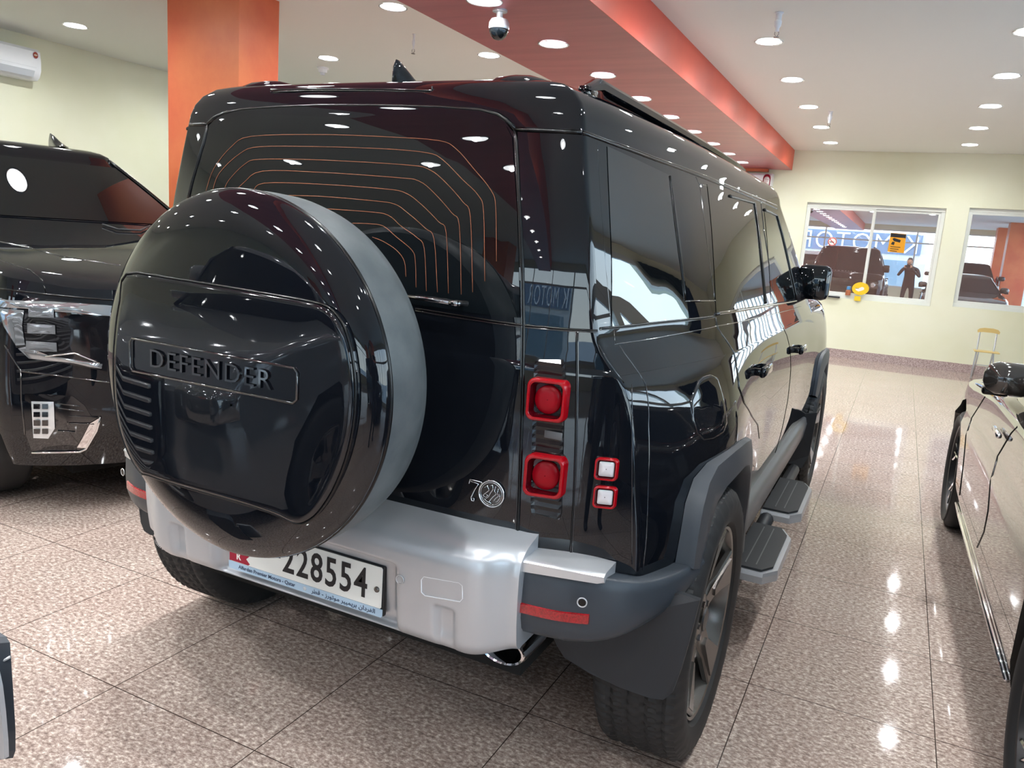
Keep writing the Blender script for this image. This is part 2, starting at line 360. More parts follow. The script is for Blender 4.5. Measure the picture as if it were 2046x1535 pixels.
# ------------------------------------------------------------------ downlights
mk('lamp_face', (.9, .9, .9), .4, emit=(.96, .99, 1), es=FACE); mk('lamp_core', (.9, .9, .9), .4, emit=(1, .99, .97), es=150); mk('ring', (.75, .75, .76), .25, metal=.6)
def downlight(x, y, z, label, group, r=.098):
    t = empty('downlight', (x, y, z), label=label, cat='ceiling light', group=group)
    if 'dl' not in PRO:
        B().lathe([(-.001, r*.98), (-.006, r*1.13), (-.009, r*1.10), (-.008, r), (-.001, r*.97)], axis='z', n=36, cap=False).build('trim_ring', 'ring', t, world=False)
        B().lathe([(-.0012, .001), (-.0045, r*.5), (-.005, r*.97), (-.0005, r*.975)], axis='z', n=32, cap=False).build('lens', 'lamp_face', t, world=False)
        B().lathe([(-.0052, .001), (-.010, .012), (-.0085, .021), (-.005, .023)], axis='z', n=16, cap=False).build('bulb_core', 'lamp_core', t, world=False)
        sl_ = bpy.data.lights.new('bulb', 'SPOT'); sl_.energy = LAMP; sl_.spot_size = R(164); sl_.spot_blend = 1; sl_.shadow_soft_size = .028; sl_.color = (.955, .99, 1)
        so = bpy.data.objects.new('bulb', sl_); C.objects.link(so); so.parent = t; so.location = (0, 0, -.012)
        PRO['dl'] = [c for c in C.objects if c.parent is t]
    else:
        for c in PRO['dl']: d = c.copy(); C.objects.link(d); d.parent = t
    return t
PRO = {}
ordn = ['nearest', 'second', 'third', 'fourth', 'fifth', 'sixth', 'seventh', 'eighth', 'ninth']
gb = 'downlights in the red ceiling beam'; gc = 'downlights in the pale ceiling'
for k in range(9):
    y = 2.725+k*1.016; l = ('round downlight in the red ceiling beam just above the dome camera' if k == 0 else 'red beam downlight, %s beyond the dome camera' % ('next one' if k == 1 else ordn[k-1]+' one'))
    if k == 8: l = 'round downlight at the far end of the red ceiling beam by the back wall'
    downlight(-1.09, y, ZB, l, gb)
NUM = ['first', 'second', 'third', 'fourth', 'fifth', 'sixth', 'seventh', 'eighth', 'ninth', 'tenth', 'eleventh', 'twelfth']
for k in range(12): downlight(-1.09, 2.725-1.016*(k+1), ZB, 'red beam downlight, %s one back from the dome camera, seen in reflections' % NUM[k], gb)
for k in range(5):
    y = 5.14+k*1.435; downlight(.12, y, ZC, 'downlight in the ceiling row beside the red beam, %s' % (('nearest, by the large sprinkler', 'second from the front', 'third from the front', 'fourth, beside the small sprinkler', 'last before the wall')[k]), gc)
    downlight(1.868, y, ZC, 'downlight in the far right ceiling row, %s' % (('cut by the right photo edge', 'second from the front', 'third from the front', 'fourth from the front', 'last before the wall')[k]), gc)
for k in range(6):
    for x in (.12, 1.868): downlight(x, 5.14-1.435*(k+1), ZC, '%s row downlight, %s one behind the visible ones, seen in reflections' % ('near' if x < 1 else 'far right', NUM[k]), gc)
downlight(-5.97, 3.6, ZC, 'round ceiling downlight above the left air conditioner', gc); downlight(-4.228, 5.135, ZC, 'round ceiling downlight right of the orange pillar', gc)
downlight(-2.43, 3.7, ZC, 'round ceiling downlight at the top edge left of the red beam', gc); downlight(-2.43, 5.25, ZC, 'round ceiling downlight touching the left edge of the red beam', gc)
for x in (-2.43, -4.2, -5.97):
    for k in range(8):
        y = 6.75-1.53*k
        if (x, k) in ((-2.43, 1), (-2.43, 2), (-5.97, 2), (-4.2, 1)): continue
        if x == -4.2 and 2.2 < y < 3.8: continue
        downlight(x, y-.02, ZC, 'left ceiling downlight, %s row from the wall, %s from the back, seen in reflections' % ({-2.43: 'third', -4.2: 'second', -5.97: 'first'}[x], NUM[k]), gc)
# ------------------------------------------------------------------ vehicle building blocks
def shell(name, m, parent, rear, front, W, zl, tailg=None, roof=None, corner_r=.02, ny=44, world=True, frontg=None, autos=None):
    """closed body: stacked plan rings. rear(x,z), front(x,z) give y; W(y,z) half width; zl heights"""
    rings = []
    for z in zl:
        # corner of the tail: find y where the tail surface meets the side
        yc = rear(W(rear(.7, z), z), z)
        for _ in range(6): yc = rear(W(yc, z), z)
        xc = W(yc, z); yf = front(W(9, z), z)
        for _ in range(6): yf = front(W(yf, z), z)
        pts = []
        for t in (0, .12, .25, .38, .5, .6, .7, .78, .85, .91, .955, 1-(corner_r*.5+.007)/xc, 1-(corner_r*.5+.001)/xc): x = xc*t; pts.append((x, rear(x, z)))
        q = corner_r
        yq = yc+q; pts.append((xc-q*.30, rear(xc-q*.30, z)+q*.06)); pts.append((xc-q*.06, yc+q*.22)); pts.append((W(yq, z), yq)); pts.append((W(yq+.006, z), yq+.006))
        for k in range(1, ny): 
            t = k/ny; y = yq+(yf-.10-yq)*t; pts.append((W(y, z), y))
        xf = W(yf-.10, z)
        pts.append((xf, yf-.10)); pts.append((xf-.012, yf-.05)); pts.append((xf-.04, front(xf-.04, z)-.012)); 
        for t in (.93, .85, .72, .55, .35, .15, 0): pts.append((xf*t*.985, front(xf*t, z)))
        rings.append([(x, y, z) for x, y in pts])
    if roof:
        base = rings[-1]; ym = sum(p[1] for p in base)/len(base); y0 = min(p[1] for p in base); y1 = max(p[1] for p in base); hw = max(p[0] for p in base)
        for d, z in roof:
            sx_ = (hw-d)/hw; hy = (y1-y0)/2; cy = (y0+y1)/2; dr, df = d*.45, d*1.3
            rings.append([(p[0]*sx_, (cy+(p[1]-cy)*(1-(dr if p[1] < cy else df)/hy)), z) for p in base])
    n = len(rings[0]); vs = []; fs = []
    for r in rings:
        full = r + [(-x, y, z) for x, y, z in reversed(r[1:-1])]; vs += full
    N = 2*n-2
    for i in range(len(rings)-1):
        for j in range(N): fs.append((i*N+j, i*N+(j+1) % N, (i+1)*N+(j+1) % N, (i+1)*N+j))
    def cap(i, flip):
        k = i*N; out = []
        for j in range(n-1):
            a, b_ = k+j, k+j+1; c_, d_ = k+(N-j-1) % N if j+1 < N else k, k+(N-j) % N
            q = [a, b_, c_, d_]; q2 = []
            for v in q:
                if v not in q2: q2.append(v)
            if len(q2) > 2: out.append(tuple(q2))
        return out
    fs += cap(0, 0)+cap(len(rings)-1, 1)
    return mesh(name, vs, fs, m, parent, world=world, autos=autos)
def arch_cutter(y, outline, x0, x1, name='cut'):
    return B().prism([(x0, y+a, b) for a, b in outline], (x1-x0, 0, 0)).build(name, 'gap', smooth=False)
def make_wheel(parent, loc, right, style, Rt=.4075, wt=.255, rr=.292, tread=True, name='wheel', rot=0.):
    """axle along x; right=True: outer face towards +x. wheel mesh (rim) with tyre and hub as children"""
    sgn = 1 if right else -1; key = (style, Rt, wt)
    h = wt/2
    def mk_mesh(nm, bobj, m, smooth=True, autos=40):
        o = bobj.build(nm, m, None, smooth=smooth, autos=autos); me = o.data; bpy.data.objects.remove(o); return me
    if key not in WH:
        # tyre
        prof = [(-h*.78, rr*1.0), (-h*.93, rr+.012), (-h*1.0, rr+(Rt-rr)*.35), (-h*1.0, rr+(Rt-rr)*.62), (-h*.93, Rt-.028), (-h*.86, Rt-.010), (-h*.76, Rt-.003)]
        nt_ = 15; prof += [(-h*.7+h*1.4*i/nt_, Rt) for i in range(nt_+1)]; prof += [(-a, b_) for a, b_ in reversed(prof[:7])]
        n = 288 if tread else 72; rows = []
        for i in range(n):
            a = 2*math.pi*i/n; row = []
            for j, (x, r) in enumerate(prof):
                q = r
                if tread and 5 <= j <= len(prof)-6:
                    s = (x/h+1)/2; u = i/n*72 + 1.2*math.sin(s*math.pi*3)
                    if (u % 1) < .26: q -= .006
                    if j in (9, 13, 17, 21): q -= .007
                if tread and j in (3, 4, len(prof)-5, len(prof)-4): q += .003 if (i//4) % 2 else 0
                row.append((x, q*math.cos(a), q*math.sin(a)))
            rows.append(row)
        rows.append(rows[0]); tb = B().grid(rows); tyre = mk_mesh('tyre', tb, 'rubber', autos=35)
        b = B()
        # barrel and lip
        b.lathe([(h*.80, rr+.002), (h*.86, rr-.003), (h*.84, rr-.012), (h*.55, rr-.03), (-h*.1, rr-.05), (-h*.75, rr-.045), (-h*.8, rr)], axis='x', n=64, cap=False)
        rim = mk_mesh('rim', b, 'rim' if style != 'sedan' else 'rim_dark')
        b = B(); ns = {'five': 5, 'sedan': 5, 'six': 6}[style]
        for k in range(ns):
            a0 = 2*math.pi*k/ns+.3
            def P(r, a, x): return (x, r*math.cos(a0+a), r*math.sin(a0+a))
            if style == 'sedan':
                for s in (-1, 1):
                    b.tube([P(.05, 0, h*.52), P(.12, s*.10, h*.56), P(rr*.72, s*.12, h*.66), P(rr*.97, s*.36, h*.74)], .009, 6)
                    b.tube([P(rr*.60, s*.11, h*.62), P(rr*.97, s*.12, h*.74)], .007, 6)
            else:
                hw0, hw1 = .30, .20
                b.prism([P(.05, -.75, h*.44), P(.12, -.36, h*.46), P(rr*.6, -.22, h*.55), P(rr*.965, -.24, h*.72), P(rr*.965, .24, h*.72), P(rr*.6, .22, h*.55), P(.12, .36, h*.46), P(.05, .75, h*.44)], (.022, 0, 0), inset=.008)
                b.prism([P(rr*.45, -.10, h*.72), P(rr*.90, -.17, h*.88), P(rr*.90, .17, h*.88), P(rr*.45, .10, h*.72)], (-.02, 0, 0))
        b.lathe([(h*.40, .001), (h*.40, .085), (h*.62, .075), (h*.66, .05), (h*.64, .001)], axis='x', n=32)
        sp_ = mk_mesh('spokes', b, 'rim' if style != 'sedan' else 'chrome', smooth=True, autos=25)
        b = B(); b.lathe([(h*.64, .001), (h*.70, .036), (h*.74, .034), (h*.76, .001)], axis='x', n=28); cap_ = mk_mesh('hub_cap', b, 'rim_dark')
        b = B(); b.lathe([(h*.05, .07), (h*.05, .19), (h*.0, .19), (h*.0, .07)], axis='x', n=40, cap=False); disc = mk_mesh('brake_disc', b, 'darkchrome')
        b = B()
        for k in range(5): a = 2*math.pi*k/5+.6; b.lathe([(h*.6, .001), (h*.6, .010), (h*.70, .009), (h*.70, .001)], c=(0, .056*math.cos(a), .056*math.sin(a)), axis='x', n=6)
        nuts = mk_mesh('lug_nuts', b, 'darkchrome')
        WH[key] = [('tyre', tyre), ('spokes', sp_), ('hub_cap', cap_), ('brake_disc', disc), ('lug_nuts', nuts), ('rim', rim)]
    parts = WH[key]; root = bpy.data.objects.new(name, parts[-1][1]); C.objects.link(root); root.parent = parent
    root.location = loc; root.scale = (1, 1, 1); root.rotation_euler = (0, 0, (0 if right else math.pi)+rot)
    for nm, me in parts[:-1]:
        o = bpy.data.objects.new(nm, me); C.objects.link(o); o.parent = root
    return root
WH = {}
# ------------------------------------------------------------------ the black off-roader in the middle
RY = .70; FY = RY+3.022; RT = .4075
zk = [.45, .60, .75, .95, 1.08, 1.17, 1.25, 1.30, 1.45, 1.60, 1.75]
yk = [.15, .45, .81, 1.2, 1.6, 2.7, 3.3, 3.75, 4.35]
TB = {1.75: [.629, .665, .690, .708, .716, .722, .70, .68, .66],
      1.60: [.660, .700, .745, .765, .772, .778, .765, .74, .70],
      1.45: [.688, .740, .795, .818, .824, .830, .820, .79, .74],
      1.30: [.713, .775, .845, .868, .873, .876, .870, .85, .79],
      1.25: [.735, .798, .862, .884, .889, .890, .885, .875, .82],
      1.17: [.790, .850, .905, .912, .912, .912, .915, .915, .86],
      1.08: [.815, .890, .938, .930, .926, .926, .935, .94, .89],
      .95: [.832, .920, .962, .942, .934, .934, .945, .958, .905],
      .75: [.852, .935, .968, .945, .932, .932, .948, .965, .91],
      .60: [.852, .930, .962, .938, .922, .922, .940, .958, .90],
      .45: [.830, .900, .935, .905, .880, .880, .905, .93, .87]}
def DW(y, z):
    col = [crom(yk, TB[k], y) for k in zk]; return crom(zk, col, z)
def DT(x, z):
    x = abs(x); return crom([.45, .60, .69, .75, 1.30, 1.75, 1.9], [.60, .42, .10, .085, .105, .15, .19], z) + crom([0, .45, .58, .66, .76, .86], [0, .004, .014, .03, .058, .10], x)
def DFl(x, z): return 4.42 - .18*(x/.9)**4 - max(0, .6-z)*.15 - max(0, z-1.1)*.5
def DFu(x, z): return 3.42 - (z-1.2)*.95 - .12*(abs(x)/.8)**3
def hitT(px, py, d=0.):
    y = .12
    for _ in range(12): p = at(px, py, 1, y); y = DT(p.x, p.z)-d
    return at(px, py, 1, y)
def hitS(px, py, d=0.):
    """first meeting of the pixel ray with the right flank"""
    r = ray(px, py); prev = None
    for k in range(1, 1400):
        t = .9+k*.005; q = CAM+r*t; g = q[0]-(DW(q[1], q[2])+d)
        if prev is not None and prev > 0 >= g and q[1] > .1:
            a, b_ = t-.005, t
            for _ in range(12):
                m_ = (a+b_)/2; q = CAM+r*m_
                if q[0]-(DW(q[1], q[2])+d) > 0: a = m_
                else: b_ = m_
            return Vector(CAM+r*b_)
        prev = g
    raise Exception('miss %s %s' % (px, py))
def dens(pts, step=.03):
    out = [Vector(pts[0])]
    for a, b_ in zip(pts[:-1], pts[1:]):
        a, b_ = Vector(a), Vector(b_); n = max(1, int((b_-a).length/step))
        out += [a.lerp(b_, k/n) for k in range(1, n+1)]
    return out
def onS(pts, d=0.): return [Vector((DW(p[1], p[2])+d, p[1], p[2])) for p in pts]
def onT(pts, d=0.): return [Vector((p[0], DT(p[0], p[2])-d, p[2])) for p in pts]
car = empty('off_road_car', (0, 2.2, 0), label='large gloss black off-road car with a round spare wheel cover on its tailgate', cat='car')
lowz = [.45, .5, .55, .6, .66, .72, .78, .84, .9, .95, 1.0, 1.04, 1.08, 1.11, 1.14, 1.17, 1.19, 1.21]
body = shell('lower_body', 'paint', car, DT, DFl, DW, lowz, corner_r=.012, ny=70, autos=38, roof=[(.03, 1.235), (.10, 1.25), (.3, 1.26)])
upz = [1.20, 1.23, 1.25, 1.275, 1.30, 1.34, 1.40, 1.46, 1.52, 1.58, 1.64, 1.70, 1.75]
cab = shell('cabin', 'paint', car, lambda x, z: DT(x, z)+.0006, DFu, lambda y, z: DW(y, z)+.0006, upz, corner_r=.012, ny=60, autos=38,
            roof=[(.008, 1.785), (.022, 1.815), (.045, 1.84), (.085, 1.862), (.14, 1.874), (.25, 1.886), (.45, 1.898)])
arch_in = [(-.26, .05), (-.26, .66-.0), (-.20, .775), (-.06, .85), (.17, .86), (.33, .80), (.42, .66), (.47, .45), (.47, .05)]
boolean_cut(body, [arch_cutter(yy, arch_in, s*.52, s*1.2) for yy in (RY, FY) for s in (1, -1)])
boolean_cut(cab, [B().box((0, .2, 1.99), (.86, .34, .3), bev=.02).build('c', 'gap', smooth=False)] if False else [])
b = B()
for yy in (RY, FY):
    for s in (1, -1):
        ai = [(a, max(z, .47)) for a, z in arch_in]
        rows = [[(s*.56, yy+a, z), (s*.925, yy+a, z)] for a, z in ai]
        b.grid(rows); b.add([(s*.56, yy+a, z) for a, z in ai], [tuple(range(len(ai)))])
b.box((0, 2.2, .46), (1.1, 3.9, .16)); b.box((0, .45, .42), (1.15, .5, .14)); b.build('wheel_wells', 'underbody', car, smooth=False)
# flares
def flare(yy, s):
    outer = [(-.345, .70), (-.335, .78), (-.315, .86), (-.27, .915), (-.18, .94), (0, .945), (.16, .94), (.30, .92), (.40, .86), (.47, .74), (.52, .60), (.55, .46)]
    inner = [(-.235, .665), (-.225, .73), (-.19, .78), (-.14, .82), (-.07, .848), (.03, .86), (.15, .86), (.25, .835), (.33, .785), (.39, .70), (.43, .58), (.455, .46)]
    rows = []
    for k in range(len(outer)):
        oy, oz = outer[k]; iy, iz = inner[k]; r = []
        for t, dx in ((0, .001), (.06, .018), (.5, .024), (.92, .024), (1, .014), (1, -.06)):
            y = yy+oy+(iy-oy)*t; z = oz+(iz-oz)*t
            base = max(DW(y, z), .945 if t > .05 else 0); r.append((s*(base+dx), y, z))
        rows.append(r)
    return B().grid(rows).build('wheel_arch_trim', 'trim', car, autos=40)
for yy in (RY, FY):
    for s in (1, -1): flare(yy, s)
# wheels
wheels = [make_wheel(car, (s*.858, yy-2.2, RT), s > 0, 'five') for yy in (RY, FY) for s in (1, -1)]
# side windows (right flank follows the photo, left flank mirrored)
def side_pane(name, px, m='glass', d=.002, parent=None, both=True):
    P = [hitS(*p, 0) for p in px]; out = None
    # patch over the polygon, sampled on the flank
    ys = [p.y for p in P]; zs = [p.z for p in P]
    def quad(a, b_, c, dd, nu, nv, s):
        rows = []
        for i in range(nv+1):
            r = []
            for j in range(nu+1):
                u, v = j/nu, i/nv; y = (a.y*(1-u)+b_.y*u)*(1-v)+(dd.y*(1-u)+c.y*u)*v; z = (a.z*(1-u)+b_.z*u)*(1-v)+(dd.z*(1-u)+c.z*u)*v
                r.append((s*(DW(y, z)+d), y, z))
            rows.append(r)
        return B().grid(rows)
    for s in ((1, -1) if both else (1,)):
        o = quad(*P, 10, 8, s).build(name, m, parent or car); out = out or o
    return out
def seam_s(name, px, r=.0022, m='seam', both=False, d=-.0003, parent=None, close=False):
    P = [hitS(*p) for p in px]
    if close: P = P+[P[0]]
    P = onS(dens(P, .025), d)
    o = B().tube(P, r, 5).build(name, m, parent or car)
    if both: B().tube([(-p.x, p.y, p.z) for p in P], r, 5).build(name, m, parent or car)
    return o
def seam_t(name, px, r=.0022, m='seam', d=-.0003, parent=None, mirror=False, close=False):
    P = [hitT(*p) for p in px]
    if close: P = P+[P[0]]
    P = onT(dens(P, .025), d); b = B().tube(P, r, 5)
    if mirror: b.tube([(-p.x, p.y, p.z) for p in P], r, 5)
    return b.build(name, m, parent or car)
side_pane('rear_quarter_window', [(1212, 292), (1340, 352), (1375, 636), (1222, 652)], m='side_glass')
side_pane('rear_door_window', [(1412, 368), (1509, 405), (1528, 606), (1430, 624)], m='side_glass')
side_pane('front_door_window', [(1526, 418), (1551, 432), (1588, 596), (1540, 604)], m='side_glass')
def seam_pair(name, px, w=.004, parent=None, **kw):
    o = seam_s(name, px, r=w, m='gap', d=.0005, parent=parent); return o
# gutter gap, belt gap
seam_s('roof_gap', [(1166, 266), (1230, 290), (1310, 320), (1388, 349), (1460, 378), (1520, 403), (1553, 418)], r=.0055, m='gap', d=-.001, both=True)
seam_s('roof_gap', [(1166, 262), (1230, 285), (1310, 315), (1388, 343), (1460, 372), (1520, 397), (1553, 411)], r=.0022, m='seam', both=True)
seam_s('belt_gap', [(1198, 657), (1260, 651), (1340, 642), (1428, 632)], r=.004, m='gap', d=-.0008, both=True)
seam_s('belt_gap', [(1198, 660), (1260, 654), (1340, 645), (1428, 635)], r=.002, m='seam', both=True)
seam_s('belt_moulding', [(1430, 627), (1480, 619), (1530, 611), (1590, 600)], r=.006, m='seam', d=.002, both=True)
seam_s('belt_moulding', [(1228, 688), (1300, 678), (1380, 663), (1432, 652), (1500, 638), (1560, 624), (1600, 613)], r=.0022, m='seam', both=True)
# the square body-coloured side panel over the glass and its neighbours
seam_s('side_panel_edge', [(1337, 352), (1345, 420), (1355, 500), (1368, 600)], r=.0045, m='gap', d=.0015, both=True)
seam_s('side_panel_edge', [(1368, 602), (1400, 602), (1428, 601)], r=.003, m='seam', d=.0005, both=True)
seam_s('side_panel_edge', [(1390, 354), (1398, 372), (1408, 450), (1418, 530), (1428, 600)], r=.0018, both=True)
seam_s('side_panel_edge', [(1400, 368), (1430, 378), (1452, 384), (1460, 400), (1470, 470), (1480, 545), (1490, 606)], r=.0016, both=True)
seam_s('window_frame', [(1456, 392), (1506, 406), (1511, 440), (1520, 520), (1528, 606)], r=.0065, m='gap', d=.002, both=True)
seam_s('window_frame', [(1519, 398), (1526, 460), (1538, 540), (1548, 604)], r=.003, both=True)
seam_s('window_frame', [(1526, 419), (1551, 431), (1562, 470), (1578, 540), (1590, 596)], r=.007, m='gap', d=.002, both=True)
seam_s('window_edge', [(1193, 285), (1200, 400), (1210, 530), (1222, 652)], r=.0015, both=True)
# shut lines
seam_s('door_gap', [(1429, 634), (1433, 655), (1450, 680), (1466, 705), (1472, 740), (1476, 775), (1486, 805), (1502, 832), (1514, 850), (1517, 876)], r=.0026, m='gap', d=-.0005, both=True)
seam_s('door_gap', [(1431, 634), (1435, 655), (1452, 680), (1468, 705), (1474, 740), (1478, 775), (1488, 805), (1504, 832), (1516, 850)], r=.0014, both=True)
seam_s('door_gap', [(1549, 615), (1556, 640), (1572, 670), (1579, 700), (1580, 740), (1574, 800), (1562, 860), (1549, 905)], r=.0022, m='gap', d=-.0005, both=True)
seam_s('rear_wing_seam', [(1226, 660), (1229, 688)], r=.0018, both=True)
seam_s('rear_wing_seam', [(1237, 690), (1262, 725), (1290, 768), (1296, 850), (1296, 950), (1293, 1050), (1284, 1140)], r=.0018, both=True)
# fuel flap: raised hexagonal-ish lid
def flap_():
    px = [(1395, 762), (1404, 754), (1418, 750), (1432, 756), (1438, 775), (1447, 810), (1451, 845), (1444, 864), (1425, 875), (1405, 878), (1393, 865), (1385, 840), (1380, 800)]
    P = [hitS(*p) for p in px]; b = B()
    cy = sum(p.y for p in P)/len(P); cz = sum(p.z for p in P)/len(P); rows = []
    for t, d in ((1.03, -.002), (1.02, .0012), (.99, .003), (.94, .0035), (.6, .003), (.3, .003), (.02, .003)):
        rows.append([(DW(cy+(p.y-cy)*t, cz+(p.z-cz)*t)+d, cy+(p.y-cy)*t, cz+(p.z-cz)*t) for p in P+[P[0]]])
    o = b.grid(rows).build('fuel_flap', 'paint', car); B().tube(onS(dens(P+[P[0]], .02), .001), .0022, 5).build('seal', 'seam', o)
flap_()
# door handles
for px, py in ((1515, 738), (1592, 697)):
    p = hitS(px, py)
    for s in (1, -1):
        b = B(); x = DW(p.y, p.z)
        b.box((s*(x+.028), p.y, p.z), (.020, .17, .036), bev=.008)
        h = b.build('door_handle', 'paint', car, autos=50); B().box((s*(x+.012), p.y+.07, p.z), (.035, .02, .026), bev=.004).box((s*(x+.012), p.y-.07, p.z), (.035, .02, .026), bev=.004).build('handle_mount', 'paint', h)
        0 and B().tube([(s*(x+.001), p.y+.08*math.cos(a), p.z+.045*math.sin(a)) for a in [k*math.pi/10 for k in range(20)]], .002, 5, closed=True).build('finger_recess', 'seam', h)
# sill
for s in (1, -1):
    rows = []
    for k in range(30):
        y = RY+.47+(FY-.32-RY-.47)*k/29; rows.append([(s*.92, y, .60), (s*.945, y, .585), (s*.955, y, .55), (s*.945, y, .47), (s*.91, y, .40), (s*.84, y, .37)])
    B().grid(rows).build('sill', 'trim_light', car)
for s in (1, -1):
    b = B().tube([(s*.93, 1.50, .30), (s*.93, 3.1, .30)], .033, 12); sb_ = b.build('step_tube', 'flap', car)
    for y0, y1 in ((1.33, 1.90), (2.10, 2.72)):
        o1 = [(s*.90, y0, .345), (s*1.03, y0, .345), (s*1.075, y0+.07, .345), (s*1.075, y1-.10, .345), (s*1.03, y1, .345), (s*.90, y1, .345)]
        st = B().prism([(a, b_, c-.045) for a, b_, c in o1], (0, 0, .04), inset=.006).build('side_step', 'silver', car, smooth=False)
        o2 = [(s*.905, y0+.02, .341), (s*1.02, y0+.02, .341), (s*1.055, y0+.08, .341), (s*1.055, y1-.105, .341), (s*1.02, y1-.02, .341), (s*.905, y1-.02, .341)]
        tp = B().prism(o2, (0, 0, .008)).build('rubber_pad', 'flap', st, smooth=False)
        for xx in (.955, .995): B().box((s*xx, (y0+y1)/2, .3495), (.004, (y1-y0)*.8, .002)).build('pad_groove', 'trim_light', st, smooth=False)
# mud flaps
for s in (1, -1):
    rows = []
    ol = [(.60, .56, .50), (.62, .42, .42), (.70, .36, .375), (.80, .335, .37), (.90, .335, .40)]
    b = B(); yb = .335
    P = [at(px, py, 1, yy) for px, py, yy in ((1100, 1262, .25), (1112, 1290, .25), (1128, 1315, .25), (1180, 1347, .25), (1240, 1375, .252), (1300, 1396, .255), (1325, 1399, .257), (1343, 1385, .26), (1360, 1340, .262), (1380, 1270, .265), (1398, 1200, .27))]+[Vector((.955, .28, .66)), Vector((.68, .25, .62))]
    P = [(s*p.x, p.y, p.z) for p in P]
    b.prism(P, (0, .015, 0)); b.build('mud_flap', 'flap', car, smooth=False)
    P = [(s*.90, FY-.50, .60), (s*.86, FY-.50, .40), (s*.88, FY-.49, .30), (s*.96, FY-.48, .28), (s*.99, FY-.46, .36), (s*1.0, FY-.45, .62)]
    B().prism(P, (0, .02, 0)).build('mud_flap', 'flap', car, smooth=False)
# ---- tail: glass, gaps
def tail_patch(name, px, m, d=.002, parent=None, round_=0):
    P = [hitT(*p) for p in px]; n = len(P); cx_ = sum(p.x for p in P)/n; cz_ = sum(p.z for p in P)/n; rows = []
    for t in (0.01, .2, .4, .6, .8, .92, 1): rows.append([(cx_+(p.x-cx_)*t, DT(cx_+(p.x-cx_)*t, cz_+(p.z-cz_)*t)-d, cz_+(p.z-cz_)*t) for p in P+[P[0]]])
    return B().grid(rows).build(name, m, parent or car)
tg = [(415, 250), (432, 235), (470, 224), (520, 218), (640, 215), (760, 215), (880, 218), (960, 224), (1000, 233), (1020, 248), (1030, 264)]
tgR = [hitT(*p) for p in tg]
xe = (abs(tgR[0].x)+abs(tgR[-1].x))/2
rg = [(x, z) for x, z in [(-xe, 1.31), (-xe, 1.70), (-xe+.01, 1.735), (-xe+.05, 1.765), (-xe+.12, 1.778), (-.2, 1.786), (0, 1.788), (.2, 1.786), (xe-.12, 1.778), (xe-.05, 1.765), (xe-.01, 1.735), (xe, 1.70), (xe, 1.31)]]
# ---- tailgate glass, gaps and wires
glass_px = [(425, 262), (445, 240), (480, 231), (560, 226), (760, 223), (900, 227), (985, 238), (1012, 252), (1024, 275), (1034, 420), (1040, 635), (950, 626), (860, 612), (600, 580), (400, 560), (388, 520), (384, 420), (400, 340)]
P = [hitT(*p) for p in glass_px]
def tpatch(name, P, m, d=.002, parent=None, cen=None):
    n = len(P); cx_, cz_ = cen or (sum(p[0] for p in P)/n, sum(p[2] for p in P)/n); rows = []
    for t in (0.01, .15, .3, .45, .6, .75, .88, 1): rows.append([(cx_+(p[0]-cx_)*t, DT(cx_+(p[0]-cx_)*t, cz_+(p[2]-cz_)*t)-d, cz_+(p[2]-cz_)*t) for p in list(P)+[P[0]]])
    return B().grid(rows).build(name, m, parent or car)
rear_glass = tpatch('rear_window', P, 'glass', .0025, cen=(-.02, 1.52))
top = [(355, 251), (415, 248), (428, 236), (450, 226), (485, 219), (560, 214), (640, 211), (760, 211), (880, 214), (960, 220), (995, 229), (1012, 240), (1028, 258), (1060, 260), (1110, 262), (1163, 265)]
seam_t('tailgate_gap', [(415, 248)]+top[2:-3], r=.0065, m='gap', d=-.001)
seam_t('tailgate_gap', [(x, y+4.5) for x, y in top[2:-3]], r=.0018)
seam_t('roof_gap', top[-4:], r=.0055, m='gap', d=-.001); seam_t('roof_gap', [(x, y-4) for x, y in top[-4:]], r=.0018)
seam_t('roof_gap', [(380, 250), (415, 248)], r=.0055, m='gap', d=-.001)
seam_t('tailgate_gap', [(1030, 262), (1034, 330), (1039, 430), (1044, 540), (1046, 650), (1044, 800), (1040, 930), (1036, 1020), (1033, 1082)], r=.0048, m='gap', d=-.0015)
seam_t('tailgate_gap', [(1027, 262), (1031, 330), (1036, 430), (1041, 540), (1042, 650), (1040, 800), (1036, 930), (1032, 1020), (1029, 1080)], r=.0018)
seam_t('tailgate_gap', [(415, 250), (408, 285), (396, 325), (385, 362), (376, 399)], r=.004, m='gap', d=-.001); seam_t('tailgate_gap', [(412, 250), (405, 285), (393, 325), (382, 362), (373, 399)], r=.0016)
seam_t('belt_gap', [(830, 617), (900, 628), (980, 641), (1046, 650), (1100, 655), (1150, 659), (1194, 661)], r=.003, m='gap', d=-.001)
seam_t('belt_gap', [(830, 621), (900, 633), (980, 645), (1046, 654), (1100, 659), (1150, 662), (1194, 664)], r=.0018)
seam_t('lamp_panel_gap', [(1152, 662), (1152, 760), (1150, 880), (1146, 1000), (1140, 1105)], r=.0032, m='gap', d=-.001); seam_t('lamp_panel_gap', [(1155, 662), (1155, 760), (1153, 880), (1149, 1000), (1143, 1105)], r=.0016)
seam_t('brake_lamp_slot', [(541, 184), (541, 179), (620, 177), (700, 177), (780, 178), (863, 181), (864, 173)], r=.0024, d=.0)
seam_t('brake_lamp_slot', [(545, 184), (620, 181), (700, 181), (780, 182), (860, 185)], r=.003, m='gap', d=-.001)
